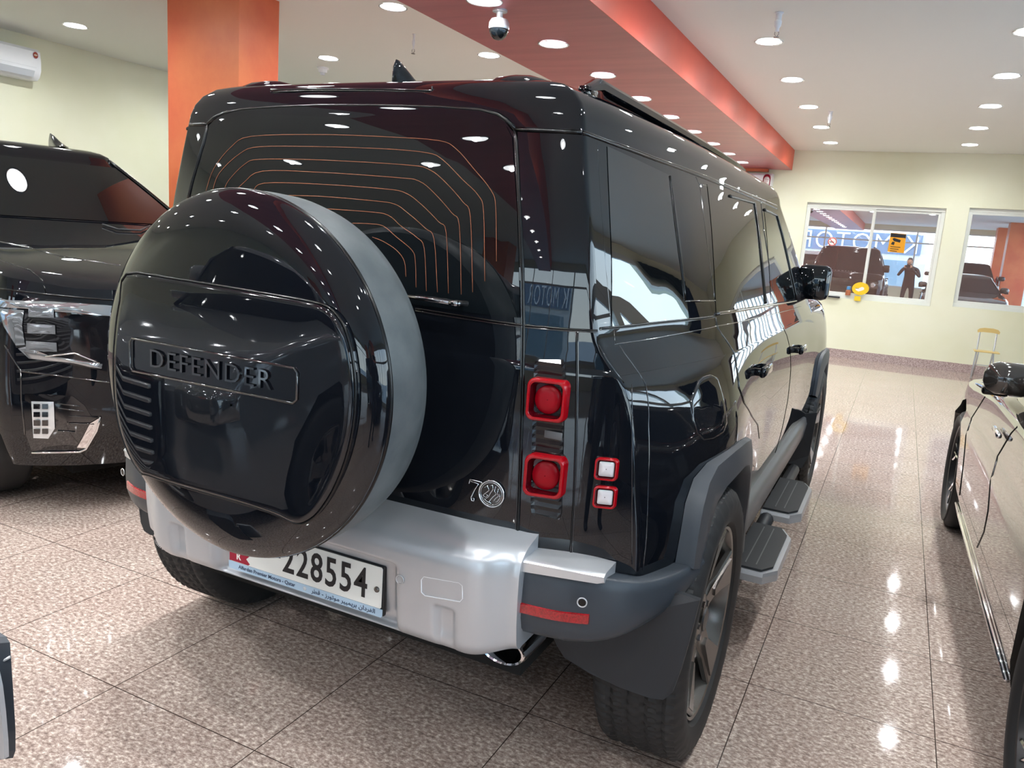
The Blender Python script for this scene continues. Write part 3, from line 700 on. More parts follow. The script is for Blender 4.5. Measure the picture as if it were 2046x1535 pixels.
# bright corner edges
def edge_tube(pts, r=.0022): return B().tube(dens(pts, .03), r, 5).build('corner_edge', 'seam', car)
edge_tube([(DW(p.y, p.z)-.001, p.y, p.z) for p in [hitT(1199, 690), hitT(1228, 722), hitT(1262, 768)]])
edge_tube([(DW(yy, z)-.0015, yy-.001, z) for z, yy in [(z, 0) for z in ()]] or [(hitT(1264, q).x-.001, hitT(1264, q).y-.0005, hitT(1264, q).z) for q in range(768, 1150, 30)], .0014)
wires = []
for L in ([(485, 640), (520, 540), (600, 440), (690, 393), (1000, 385), (1300, 395), (1540, 412), (1620, 450), (1700, 540), (1780, 640), (1800, 720), (1803, 960)],
          [(515, 640), (545, 560), (640, 470), (730, 440), (1000, 440), (1300, 450), (1490, 468), (1560, 500), (1650, 590), (1720, 660), (1745, 740), (1750, 1050)],
          [(565, 640), (590, 590), (660, 520), (730, 497), (1000, 500), (1400, 523), (1500, 545), (1570, 600), (1650, 690), (1685, 760), (1695, 1100)],
          [(620, 640), (660, 600), (740, 551), (1000, 556), (1350, 580), (1450, 595), (1520, 650), (1600, 740), (1635, 800), (1643, 1110)],
          [(700, 640), (750, 605), (1000, 610), (1300, 632), (1390, 650), (1460, 700), (1540, 780), (1575, 830), (1585, 1105)],
          [(800, 660), (1000, 665), (1240, 685), (1340, 700), (1400, 740), (1480, 810), (1520, 860), (1535, 1100)],
          [(1000, 720), (1220, 735), (1310, 750), (1370, 800), (1440, 850), (1475, 900), (1485, 1095)],
          [(1150, 787), (1230, 790), (1290, 800), (1350, 850), (1420, 910), (1435, 960), (1438, 1078)],
          [(1240, 850), (1290, 870), (1350, 910), (1385, 960), (1392, 1030)]):
    P = [hitT(200+x/2.273, 100+y/2.273) for x, y in L]; Q = []
    for i in range(len(P)-1):
        a = P[max(i-1, 0)]; b_ = P[i]; c = P[i+1]; d = P[min(i+2, len(P)-1)]
        for k in range(4):
            t = k/4; Q.append(.5*((2*b_)+(c-a)*t+(2*a-5*b_+4*c-d)*t*t+(3*b_-a-3*c+d)*t**3))
    Q.append(P[-1]); B().tube(onT(Q, .0034), .0007, 4).build('heating_wire', 'orange_wire', rear_glass)
# wiper stub
p0 = hitT(820, 590); p1 = hitT(926, 606)
B().tube([(p0.x, p0.y-.03, p0.z), (p1.x-.02, p1.y-.028, p1.z)], .0055, 10).tube([(p1.x-.022, p1.y-.028, p1.z), (p1.x, p1.y-.027, p1.z)], .0072, 12).tube([(p1.x-.008, p1.y-.026, p1.z), (p1.x-.004, p1.y, p1.z-.001)], .008, 10).build('washer_arm', 'darkchrome', car)
# roof: spoiler shoulders, brake lamp recess, fin, rails
for s in (1, -1):
    rows = []
    for (x, h) in ((.335, 0), (.36, .014), (.40, .018), (.46, .016), (.52, .010), (.57, .001)):
        zt = 1.862; r = []
        for (y, z) in ((.172, zt-.055), (.178, zt-.03), (.19, zt-.008), (.215, zt+.008), (.26, zt+.016), (.40, zt+.02), (.6, zt+.016)):
            r.append((s*x, y, z+h-(.018 if x > .5 else 0)-(.03 if x > .55 else 0)))
        rows.append(r)
    rows = []
    for (x, h) in ((.325, -.02), (.345, .0), (.365, .012), (.40, .015), (.44, .013), (.475, .004), (.50, -.02)):
        rows.append([(s*x, y, z+h) for y, z in ((.205, 1.835), (.215, 1.858), (.235, 1.872), (.27, 1.882), (.40, 1.888), (.6, 1.888), (.75, 1.87))])
    B().grid(rows).build('spoiler_shoulder', 'paint', car)
def roof_hit(px, py, z):
    return at(px, py, 2, z)
fx = 0.; fy = .33; fz = 1.895
rows = []
for (yy, h, ww) in ((.285, .0, .001), (.29, .048, .004), (.300, .066, .006), (.315, .066, .009), (.345, .052, .014), (.385, .030, .02), (.44, .008, .02), (.46, -.004, .012)):
    rows.append([(fx+ww*math.cos(a)*(1), fy-.305+yy, fz-.004+max(0, h)*max(0, math.sin(a))**.6) for a in [math.pi*k/12 for k in range(13)]])
B().grid(rows).build('fin_antenna', 'paint', car)
for s in (1, -1):
    x = .545; rows = []
    prof = [(-.022, 0), (-.022, .022), (-.012, .034), (.012, .034), (.024, .022), (.024, .006), (.010, 0)]
    for k in range(25):
        t = k/24; y = .36+2.2*t; lift = .014 if .03 < t < .97 else 0; h = min(1, t/.02, (1-t)/.05) if t < 1 else 0
        z0_ = 1.872 + .006*math.sin(math.pi*t)
        rows.append([(s*(x+a), y, z0_+lift+b_*max(.15, h)) for a, b_ in prof+[prof[0]]])
    B().grid(rows).box((s*x, .40, 1.875), (.03, .07, .03), bev=.006).box((s*x, 2.5, 1.875), (.03, .09, .03), bev=.006).build('roof_rail', 'paint', car, autos=30)
# ---- lamps
def rsq(n, rad, w_, k=8):
    out = []; c = w_-rad
    for q, (sx_, sz_) in enumerate(((1, 1), (-1, 1), (-1, -1), (1, -1))):
        for i in range(k+1):
            a = math.pi/2*(q+i/k); out.append((sx_*c+rad*math.cos(a), sz_*c+rad*math.sin(a)))
    return out
def lamp_square(px, py, hw, m_ring, m_in, core, depth, name, s=1, asp=1.):
    c = hitT(px, py); sl = (DT(c.x+.02, c.z)-DT(c.x-.02, c.z))/.04
    def T(u, v, d): return (s*(c.x+u), c.y+sl*u-d, c.z+v*asp)
    def loops(seq): 
        rows = []
        for w_, rad, d in seq:
            o = rsq(0, rad, w_); rows.append([T(u, v, d) for u, v in o+[o[0]]])
        return B().grid(rows)
    ring = loops([(hw, hw*.36, -.006), (hw, hw*.36, depth*.72), (hw*.975, hw*.36, depth*.9), (hw*.93, hw*.35, depth), (hw*.87, hw*.33, depth), (hw*.82, hw*.30, depth*.93)]).build(name, m_ring, car)
    loops([(hw*.825, hw*.30, depth*.93), (hw*.76, hw*.26, depth*.6), (hw*.72, hw*.2, depth*.12), (hw*.70, hw*.2, .001), (.001, .0005, .001)]).build('reflector', m_in, ring, autos=30)
    if core == 'disc':
        b = B(); rows = []
        for r_, d in ((.70, .001), (.69, depth*.28), (.64, depth*.40), (.35, depth*.48), (.02, depth*.50)):
            rows.append([T(hw*r_*math.cos(a), hw*r_*math.sin(a), d) for a in [2*math.pi*k/32 for k in range(33)]])
        b.grid(rows).build('bulb_lens', 'red_core', ring)
    else:
        loops([(hw*.66, hw*.16, depth*.4), (hw*.62, hw*.14, depth*.55), (.001, .0005, depth*.57)]).build('bulb_lens', 'white_lens', ring)
    return ring
for s in (1, -1):
    # dark strip behind the two large lamps
    c0 = hitT(1100, 716); c1 = hitT(1092, 1036); b = B(); rows = []
    zt, zb_ = c0.z, c1.z; hw = .037
    xa = c0.x
    for k in range(41):
        z = zb_+(zt-zb_)*k/40; x0 = c1.x+(c0.x-c1.x)*k/40; e = min(k, 40-k); ww = hw*(1 if e > 2 else (.80, .93, .98)[e]); d = .005+(.0 if e > 0 else -.006)
        rib = .0025 if (k % 2) else 0
        rows.append([(s*(x0-ww), DT(x0-ww, z)+.002, z), (s*(x0-ww), DT(x0-ww, z)-d, z), (s*(x0-ww*.8), DT(x0, z)-d-rib, z), (s*(x0+ww*.8), DT(x0+ww*.8, z)-d-rib, z), (s*(x0+ww), DT(x0+ww, z)-d, z), (s*(x0+ww), DT(x0+ww, z)+.002, z)])
    st = B().grid(rows).build('tail_lamp_strip', 'lamp_rib', car, smooth=False)
    q0 = hitT(1108, 869); B().box((s*(q0.x), q0.y-.007, q0.z), (.046, .006, .019), bev=.002).build('side_reflector', 'trim_light', st)
    lamp_square(1098, 798, .0465, 'red_lens', 'red_dark', 'disc', .026, 'tail_lamp', s, 1.10)
    lamp_square(1093, 949, .0475, 'red_lens', 'red_dark', 'disc', .026, 'tail_lamp', s, 1.10)
    lamp_square(1213, 937, .0255, 'red_lens', 'red_dark', 'sq', .011, 'small_lamp', s, 1.07)
    lamp_square(1210, 993, .0255, 'red_lens', 'red_dark', 'sq', .011, 'small_lamp', s, 1.07)
# ---- badge 70
c = hitT(983, 986)
def T_(u, v, d=.004): return (c.x+u, DT(c.x+u, c.z+v)-d, c.z+v)
rr_ = .033
b = B().tube([T_(rr_*math.cos(a), rr_*math.sin(a)) for a in [k*math.pi/20 for k in range(40)]], .0022, 6, closed=True).tube([T_(.86*rr_*math.cos(a), .86*rr_*math.sin(a)) for a in [k*math.pi/20 for k in range(40)]], .0009, 5, closed=True)
b.tube([T_(-.062, .014), (T_(-.060, .026)), T_(-.028, .024), T_(-.026, .018)], .0017, 5)
b.tube([T_(-.058, .021), T_(-.036, .018), T_(-.046, .0), T_(-.054, -.02), T_(-.052, -.028), T_(-.046, -.028), T_(-.045, -.022), T_(-.049, -.021)], .0015, 5)
for k, pts in enumerate(([(-.02, .012), (-.012, .018), (-.006, .008), (-.016, -.002), (-.022, -.008), (-.014, -.012), (-.008, -.006), (-.014, -.004)],
            [(-.004, .02), (.002, .022), (.004, .012), (-.002, .002), (-.006, -.008), (-.016, -.018)], [(.010, .020), (.008, .008), (.014, .002), (.006, -.006), (.0, -.014), (-.004, -.022)],
            [(.018, .016), (.016, .006), (.020, -.002), (.012, -.010), (.008, -.018)], [(.022, .004), (.024, -.006), (.018, -.016), (.012, -.020)], [(-.022, -.012), (-.016, -.018), (-.008, -.022), (.002, -.024)])):
    b.tube([T_(*p) for p in pts], .0012, 5)
b.build('seventy_badge', 'chrome', car)
B().add([T_(rr_*math.cos(a), rr_*math.sin(a), .0018) for a in [k*math.pi/16 for k in range(32)]], [tuple(range(32))]).build('badge_backing', 'lamp_dark', car)
# ---- silver bumper centre
def bump_y(x, t):
    """cross-section t in 0..1 from shelf back to the lower lip; returns y, z"""
    Y = crom([0, .12, .20, .26, .34, .8, .9, 1], [.125, .03, -.012, -.030, -.036, -.022, .0, .07], t)
    Z = crom([0, .12, .20, .26, .34, .8, .9, 1], [.800, .785, .768, .748, .715, .525, .490, .470], t)
    return Y, Z
rows = []; nx, ntt = 150, 70
def sstep(a, b_, x): t = min(1, max(0, (x-a)/(b_-a))); return t*t*(3-2*t)
for i in range(nx+1):
    u = i/nx*2-1; x = .632*math.copysign(abs(u)**.9, u); r = []
    e = sstep(.50, .632, abs(x))
    for j in range(ntt+1):
        t = j/ntt; y, z = bump_y(x, t)
        y += .048*e*e*(1 if t > .1 else t/.1); z += .03*e*sstep(.5, 1, t)
        inn = sstep(-.325, -.295, x)*(1-sstep(.295, .325, x))*sstep(.485, .50, z)*(1-sstep(.672, .69, z)); y += .034*inn*(1 if t > .3 else 0)
        for xc, sd in ((.455, 1), (-.455, -1)):
            q = sstep(xc-.028, xc-.014, x)*(1-sstep(xc+.024, xc+.034, x))*(1-sstep(.600, .612, z))*(1 if t > .3 else 0); y += .020*q*sstep(.47, .55, z)
        r.append((x, y, z))
    rows.append(r)
bmp = B().grid(rows).build('bumper', 'silver', car)
# side faces of the silver centre
for s in (1, -1):
    col = rows[-1] if s > 0 else rows[0]
    B().grid([col, [(x, .16, z) for x, y, z in col]]).build('bumper_end', 'silver', bmp)
def bface(px, py): return at(px, py, 1, -.032)
for pts in ([(848, 1152), (918, 1164), (925, 1170), (925, 1196), (920, 1202), (850, 1190), (843, 1183), (843, 1158)],):
    B().tube([bface(*p)+Vector((0, -.0025, 0)) for p in pts], .0014, 5, closed=True).build('tow_cover_line', 'white_plastic', bmp)
def sensor(cn, nrm, r=.011, m1='silver'):
    n_ = Vector(nrm).normalized(); a_ = n_.cross(Vector((0, 0, 1))).normalized(); b_ = a_.cross(n_); cn = Vector(cn)
    o = B().tube([cn+a_*r*math.cos(t)+b_*r*math.sin(t)+n_*.001 for t in [k*math.pi/12 for k in range(24)]], .0016, 5, closed=True).build('parking_sensor', 'satin', car)
    B().add([cn+a_*r*.8*math.cos(t)+b_*r*.8*math.sin(t)+n_*.002 for t in [k*math.pi/12 for k in range(24)]], [tuple(range(24))]).build('sensor_face', m1, o)
cs = bface(801, 1157)+Vector((0, -.004, 0)); sensor(cs, (0, -1, 0)); sensor((-cs.x, cs.y, cs.z), (0, -1, 0))
# number plate
pl = bx('number_plate_frame', -.268, .268, -.006, .008, .517, .655, 'ink', car, bev=.004)
PY = -.0075
B().prism([(x*.262, PY, .5875+z) for x, z in [(-1, -.044), (-.985, -.048), (.985, -.048), (1, -.044), (1, .060), (.985, .064), (-.985, .064), (-1, .060)]], (0, -.002, 0)).build('number_plate', 'plate_white', pl, smooth=False)
B().prism([(x*.266, PY, z) for x, z in [(-1, .521), (-.985, .516), (.985, .516), (1, .521), (1, .5385), (-1, .5385)]], (0, -.0018, 0)).build('dealer_strip', 'plate_blue', pl, smooth=False)
ser = [(-.262, .651), (-.186, .651)]
for k in range(9): ser.append((-.186 if k % 2 == 0 else -.200, .645-k*.0125))
B().prism([(x, PY-.002, z) for x, z in ser+[(-.192, .541), (-.262, .541)]], (0, -.0006, 0)).build('maroon_flag', 'maroon', pl, smooth=False)
TX = dict(parent=pl); X_, U_ = (1, 0, 0), (0, 0, 1)
for i, ch in enumerate('QATAR'): text('plate_letter', ch, .027, (-.228, PY-.0027, .640-i*.0205), X_, U_, 'plate_white', depth=.0004, bold=.0008, **TX)
text('plate_number', '228554', .114, (.075, PY-.0022, .5930), X_, U_, 'ink', depth=.0008, bold=.0016, sx=.76, font_space=1.12, **TX)
text('plate_arabic', '\uFED7\uFEC4\uFEAE'[::-1], .045, (-.140, PY-.0022, .60), X_, U_, 'ink', depth=.0008, bold=.0012, **TX)
b = B().tube([(-.180, PY-.003, .612), (-.165, PY-.003, .600), (-.150, PY-.003, .604), (-.135, PY-.003, .618), (-.12, PY-.003, .612)], .004, 6); b.build('plate_script', 'ink', pl)
bx('plate_badge', -.125, -.075, PY-.003, PY-.002, .592, .618, 'ink', pl)
text('dealer_name', 'Alfardan Premier Motors - Qatar', .0150, (-.125, PY-.002, .5275), X_, U_, 'ink_blue', depth=.0005, bold=.0002, sx=1.02, **TX)
ar = '\u0627\u0644\u0641\u0631\u062F\u0627\u0646 \u0628\u0631\u064A\u0645\u064A\u064A\u0631 \u0645\u0648\u062A\u0648\u0631\u0632 - \u0642\u0637\u0631'
# letters in their joined forms, laid out right to left
arj = '\uFE8D\uFEDF\uFED4\uFEAE\uFEA9\uFE8D\uFEE5 \uFE91\uFEAE\uFEF3\uFEE4\uFEF4\uFEF4\uFEAE \uFEE3\uFEEE\uFE97\uFEEE\uFEAD\uFEAF - \uFED7\uFEC4\uFEAE'
text('dealer_name_arabic', arj[::-1], .0165, (.140, PY-.002, .5275), X_, U_, 'ink_blue', depth=.0005, bold=.0002, sx=1.16, **TX)
sc_ = at(755, 1175, 1, PY)
B().lathe([(0, .001), (0, .0085), (-.0035, .0075), (-.004, .001)], c=(.247, PY-.001, .590), axis='y', n=20).build('plate_screw', 'rim', pl)
B().lathe([(0, .001), (0, .006), (-.0008, .0055), (-.001, .001)], c=(.012, PY-.0015, .5275), axis='y', n=20).build('dealer_emblem', 'grey_plastic', pl)
# ---- dark bumper corners
def corner_plan(t):
    k = [0, .14, .32, .45, .58, .76, 1]
    return (crom(k, [.60, .70, .80, .865, .905, .945, .972], t), crom(k, [.040, .050, .085, .135, .205, .315, .452], t), crom(k, [.560, .560, .563, .575, .59, .615, .655], t), crom(k, [.735, .735, .735, .722, .710, .705, .703], t))
for s in (1, -1):
    rows = []
    for i in range(41):
        x, y, zb_, zt = corner_plan(i/40); r = []
        for q, (f, o) in enumerate(((1.0, .10), (1.0, .006), (.97, .0), (.8, -.004), (.5, -.006), (.25, -.003), (.08, .006), (0, .018), (-.05, .05))):
            n_ = Vector((1, -.6, 0)).normalized() if i > 8 else Vector((.3, -1, 0)).normalized(); p = Vector((x, y, zb_+(zt-zb_)*f))-n_*o; r.append((s*p.x, p.y, p.z))
        rows.append(r)
    cn = B().grid(rows).build('bumper_corner', 'trim', car)
    if s > 0: B().grid([rows[0], [(x-.0, .14, z) for x, y, z in rows[0]]]).build('bumper_corner_end', 'trim', cn)
    # reflector, sensors, step pad
    r1 = []
    for i in range(13):
        x, y, zb_, zt = corner_plan(.035+.27*i/12); yy = y+(.0)
        r1.append([(s*x, yy-.001, .618), (s*x, yy-.011, .621), (s*x, yy-.011, .643), (s*x, yy-.001, .646)])
    rf = B().grid(r1).build('red_reflector', 'red_reflector', cn, smooth=False)
    B().grid([r1[-1], [(x, y+.01, z) for x, y, z in r1[-1]]]).build('reflector_end', 'red_reflector', rf)
    r1 = []
    cps = [corner_plan(k/60) for k in range(61)]; cxs = [q[0] for q in cps]; cys = [q[1] for q in cps]
    for i in range(14):
        u = i/13; f_ = min(1, (1-u)/.04); yy = .04
        for _ in range(6): p = at(1036+(1207-1036)*u, 1119+(1152-1119)*u, 1, yy-.014); yy = crom(cxs, cys, p.x)
        p2 = at(1034+(1205-1034)*u, 1143+(1171-1143)*u, 1, yy-.011)
        zt_ = p.z; zb2 = p2.z; x = p.x
        r1.append([(s*x, yy+.10-.03*u, zt_+.006), (s*x, yy+.0, zt_+.003), (s*x, yy-.010, zt_), (s*x, yy-.014, zt_-.004), (s*x, yy-.012+.004*(1-f_), zb2+.003+.004*(1-f_)), (s*x, yy+.004, zb2)])
    st = B().grid(r1).build('step_pad', 'satin', cn, autos=30)
    B().add([p for p in r1[-1]]+[(r1[-1][0][0], r1[-1][0][1], r1[-1][-1][2])], [tuple(range(7))]).build('step_pad_end', 'satin', st, smooth=False)
p = at(1165, 1202, 1, .055); sensor((p.x, p.y-.006, p.z), (.25, -1, 0), m1='gap'); sensor((-p.x, p.y-.006, p.z), (-.25, -1, 0), m1='gap')
p = at(1372, 1198, 0, .945); sensor((p.x+.012, p.y, p.z), (1, -.5, 0), m1='gap')
# valance, exhaust
bx('rear_valance', -.62, .62, .10, .30, .50, .78, 'underbody', car)
for s in (1, -1):
    b = B(); prof = [(-.01, .030), (-.012, .034), (0, .036), (.12, .036), (.12, .001)]
    b.lathe(prof, c=(s*.585, .06, .497), axis='y', n=28, cap=False); b.lathe([(-.01, .030), (.08, .028), (.08, .001)], c=(s*.585, .06, .497), axis='y', n=28, cap=False)
    b.v = [Vector((s*.585+(v.x-s*.585)*1.75, v.y, v.z)) for v in b.v]; b.build('exhaust_tip', 'chrome', car, autos=40)
# ---- spare wheel with its hard cover
SC = Vector((.022, 0, 1.142)); sr = .418
prof = [(-.262, sr), (-.20, sr+.001), (-.15, sr-.002), (-.115, sr-.010), (-.095, sr-.03), (-.085, sr-.09), (-.085, .02)]
spare = B().lathe(prof, c=SC, axis='y', n=128, cap=False).build('spare_wheel', 'cover_side', car, autos=35)
B().tube([(SC.x+(sr-.001)*math.cos(a), -.263, SC.z+(sr-.001)*math.sin(a)) for a in [k*math.pi/80 for k in range(160)]], .0045, 6, closed=True).build('cover_seal', 'gap', spare)
B().lathe([(-.264, sr-.001), (-.272, sr+.0005), (-.280, sr-.003), (-.290, sr-.012), (-.303, sr-.034), (-.312, sr-.06), (-.318, sr-.09), (-.321, sr-.15), (-.323, .15), (-.324, .002)], c=SC, axis='y', n=160, cap=False).build('cover_ring', 'paint', spare)
op = [(258, 548), (340, 556), (430, 570), (520, 585), (600, 599), (640, 607), (662, 617), (682, 638), (697, 670), (708, 720), (713, 780), (709, 850), (693, 920), (668, 980), (640, 1022), (618, 1040), (600, 1045), (580, 1038), (556, 1027), (500, 1008), (420, 985), (340, 962), (300, 948), (285, 942), (262, 905), (243, 850), (234, 790), (232, 720), (237, 650), (245, 600)]
OP = [at(x, y, 1, -.318) for x, y in op]
n = len(OP); Q = []
for i in range(n):
    a, b_, c_, d = OP[i-1], OP[i], OP[(i+1) % n], OP[(i+2) % n]
    for k in range(3): t = k/3; Q.append(.5*((2*b_)+(c_-a)*t+(2*a-5*b_+4*c_-d)*t*t+(3*b_-a-3*c_+d)*t**3))
cc = sum(Q, Vector())/len(Q); rows = []
for t, d in ((1.0, .010), (.998, -.004), (.992, -.0085), (.982, -.0105), (.96, -.0118), (.9, -.0128), (.6, -.016), (.3, -.0175), (.01, -.018)):
    rows.append([(cc.x+(q.x-cc.x)*t, -.318+d, cc.z+(q.z-cc.z)*t) for q in Q+[Q[0]]])
cp = B().grid(rows).build('cover_panel', 'paint', spare, autos=60)
B().tube([(cc.x+(q.x-cc.x)*1.004, -.3235, cc.z+(q.z-cc.z)*1.004) for q in Q], .003, 5, closed=True).build('panel_groove', 'gap', spare)
rb = [(-.243, 1.140), (-.236, 1.131), (.246, 1.131), (.256, 1.140), (.256, 1.196), (.246, 1.205), (-.236, 1.207), (-.243, 1.198)]
B().tube([(x, -.3365, z) for x, z in rb], .0026, 6, closed=True).build('name_recess', 'seam', cp)
text('name_letters', 'DEFENDER', .060, (.006, -.336, 1.168), X_, U_, 'seam', parent=cp, depth=.004, bold=-.0004, sx=1.15, font_space=1.14)
B().lathe([(-.09, .10), (.12, .12)], c=SC, axis='y', n=24).build('spare_mount', 'underbody', car)
# ---- door mirrors
for s in (1, -1):
    b = B(); c = at(1626, 566, 1, 2.98); cx_ = c.x
    b.box((s*cx_, 2.98, c.z+.005), (.165, .10, .185), bev=.032); mr = b.build('door_mirror', 'paint', car, autos=50)
    B().box((s*cx_, 2.932, c.z+.005), (.135, .008, .15), bev=.003).build('mirror_glass', 'glass', mr)
    B().box((s*(cx_-.09), 3.0, c.z-.075), (.12, .05, .035), bev=.01).build('mirror_arm', 'paint', mr)
# ---- front end (seen mirrored in the office window)
def DFp(x, z, d=.004): return DFl(x, z)+d
for s in (1, -1):
    x = s*.70; z = .98; y = DFp(x, z, -.02)
    h = B().box((x, y, z), (.26, .08, .17), bev=.02).build('headlamp', 'lamp_dark', car); B().lathe([(.0, .001), (.0, .06), (.05, .055), (.055, .001)], c=(x, y+.01, z), axis='y', n=24).build('lamp_bowl', 'clear_lens', h)
B().box((0, DFp(0, .95, -.02), .97), (1.05, .07, .12), bev=.01).build('grille', 'lamp_rib', car)
B().box((0, DFp(0, .62, 0), .60), (1.3, .09, .20), bev=.03).build('front_bumper', 'silver', car)
rows = []
for k in range(9):
    z = 1.29+(1.745-1.29)*k/8; rows.append([(x, DFu(x, z)+.004, z) for x in [(-1+2*j/12)*(.80-.14*k/8) for j in range(13)]])
B().grid(rows).build('windscreen', 'glass', car)
text('bonnet_letters', 'DEFENDER', .07, (0, 4.26, 1.262), (-1, 0, 0), (0, -1, 0), 'silver', parent=car, depth=.004, font_space=1.9)
# ------------------------------------------------------------------ other vehicles
def vehicle(name, loc, rz, label, L=4.9, W=1.9, zb=.26, zh=1.12, zc=1.34, zr=1.82, yws=.95, slope=1.6, yrg=-2.2, rslope=.25, tumble=.16, paint='paint', Rw=.39, wb=2.85, bow=.22, cat='car', style='six', rr=.25, side_bulge=.03, roof_in=.5, win_top=.08, axf=.92, lean=.9, mo=.095, bot=.93):
    v = empty(name, loc, rz, label=label, cat=cat); H = W/2; yf, yr = L/2, -L/2
    def Wl(y, z):
        e = min(1, max(0, (abs(y)-(L/2-.9))/.9)); p = crom([zb, zb+.15, .62, zh-.18, zh, zc+.02], [bot, (bot+1)/2+.01, 1, .985, .95, .90], z)
        return H*p - .10*e**2.2
    def Wu(y, z):
        t = (z-zc)/(zr-zc); return Wl(y, zc)-.012 - tumble*max(0, t)**1.15
    def fr(x, z): u = abs(x)/H; return yf - bow*u**2.4 - .10*u**6 - max(0, .5-z)*.35 - max(0, z-(zh-.12))*lean
    def rl(x, z): u = abs(x)/H; return yr + .12*u**3 + max(0, .5-z)*.35 + max(0, z-zh+.05)*.25
    zl = [zb, zb+.03, zb+.08, zb+.15, .5, .58, .66, .74, .82, .9, zh-.16, zh-.10, zh-.05, zh-.02, zh]
    zl = sorted(set(round(z, 3) for z in zl if z <= zh))
    lo = shell('body', paint, v, rl, fr, Wl, zl, corner_r=.05, ny=36, world=False, autos=40, roof=[(.02, zh+.018), (.06, zh+.03), (.16, zh+.04), (.4, zh+.05), (.7, zh+.055)])
    for vt in lo.data.vertices:            # the bonnet and shoulders rise towards the cabin
        z = vt.co.z
        if z > zh-.30:
            k = min(1, (z-(zh-.30))/.28); vt.co.z += k*(zc-zh-.03)*min(1, max(0, (yf-.15-vt.co.y)/(yf-yws)))**.8
    ar = [(-Rw*1.16, .02), (-Rw*1.16, Rw*1.0), (-Rw*.98, Rw*1.68), (-Rw*.5, Rw*2.12), (0, Rw*2.22), (Rw*.5, Rw*2.12), (Rw*.98, Rw*1.68), (Rw*1.16, Rw*1.0), (Rw*1.16, .02)]
    ax = [yf-axf, yf-axf-wb]
    cut = [B().prism([(s*(H-.36), yy+a, z) for a, z in ar], (s*.6, 0, 0)).build('cut', 'gap', smooth=False) for yy in ax for s in (1, -1)]
    lo_p = lo.parent; lo.parent = None; boolean_cut(lo, cut); lo.parent = lo_p
    def ur(x, z): return yrg + (z-zc)*rslope + .10*(abs(x)/H)**3
    def uf(x, z): return yws + .0 - (z-zc)*slope - .22*(abs(x)/H)**2.2
    zu = [zc-.06+(zr-zc+.0)*k/12 for k in range(13)]
    up = shell('cabin', paint, v, ur, uf, Wu, zu, corner_r=.05, ny=26, world=False, autos=40, roof=[(.02, zr-.012), (.06, zr+.012), (.12, zr+.028), (.25, zr+.038), (.42, zr+.044)])
    # glazing
    def patch(nm, f, nu, nv, m='glass'): return B().grid([[f(i/nu, j/nv) for i in range(nu+1)] for j in range(nv+1)]).build(nm, m, v, world=False)
    zt = zr-win_top
    def wsf(u, t):
        z = zc+.02+(zt-.02-zc)*t; hw = Wu(uf(.3, z), z)-.055-.0*t; x = (u*2-1)*hw; return (x, uf(x, z)+.006, z)
    patch('windscreen', wsf, 16, 8)
    def rgf(u, t):
        z = zc+.04+(zt-.05-zc)*t; hw = Wu(ur(.3, z), z)-.10; x = (u*2-1)*hw; return (x, ur(x, z)-.006, z)
    patch('rear_window', rgf, 12, 6)
    for s in (1, -1):
        ya, yb = yrg+.25, yws-.20; 
        cuts = [ya+.0, ya+(yb-ya)*.24, ya+(yb-ya)*.62, yb]
        for q in range(3):
            y0, y1 = cuts[q]+.03, cuts[q+1]-.03
            def sf(u, t, y0=y0, y1=y1, q=q):
                z = zc+.03+(zt-.03-zc)*t; a = y0+(rslope*(z-zc) if q == 0 else 0); b_ = y1-(slope*(z-zc)*1.0 if q == 2 else 0); b_ = max(b_, a+.02)
                y = a+(b_-a)*u; return (s*(Wu(y, z)+.003), y, z)
            patch('side_window', sf, 8, 5)
    for s in (1, -1):
        B().tube([(s*(Wu(uf(.6, z), z)-.03), uf(Wu(uf(.6, z), z)-.04, z)+.004, z) for z in [zc-.0+(zr-zc-.03)*k/10 for k in range(11)]], .013, 6).build('pillar_trim', 'gap', v, world=False)
    # underside, wells, wheels, mirrors
    bb = B().box((0, 0, zb+.10), (W-.75, L-.7, .18)); 
    for yy in ax: bb.box((0, yy, Rw*1.25), (W-.75, Rw*2.3, Rw*1.7))
    bb.build('underbody', 'underbody', v, world=False, smooth=False)
    for yy in ax:
        for s in (1, -1): make_wheel(v, (s*(H-.135), yy, Rw), s > 0, style, Rt=Rw, wt=.245, rr=rr, tread=False)
    for s in (1, -1):
        b = B(); b.box((s*(H+mo), yws-.42, zc+.10), (.20, .12, .14), bev=.052); mr = b.build('door_mirror', paint, v, world=False, autos=50)
        B().box((s*(H+.0), yws-.40, zc+.04), (.10, .05, .035), bev=.01).build('mirror_arm', 'gap', mr, world=False)
    v['dims'] = 0; del v['dims']
    return v, lo, up, dict(Wl=Wl, Wu=Wu, fr=fr, rl=rl, uf=uf, ur=ur, yf=yf, yr=yr, H=H, ax=ax)
def caster(objs):
    """pixel -> point on the outside of the given meshes, with normal"""
    bpy.context.view_layer.update(); data = [(o, wpos(o), wpos(o).inverted()) for o in objs]
    def hit(px, py):
        best = None; o0 = Vector(CAM); d0 = Vector(ray(px, py))
        for o, mw, mi in data:
            ok, p, nrm, _ = o.ray_cast(mi @ o0, (mi.to_3x3() @ d0).normalized())
            if ok:
                wp = mw @ p; t = (wp-o0).length
                if best is None or t < best[0]: best = (t, wp, (mw.to_3x3() @ nrm).normalized())
        if best is None: return None
        p, nrm = best[1], best[2]
        if nrm.dot(d0) > 0: nrm = -nrm
        return p, nrm
    return hit
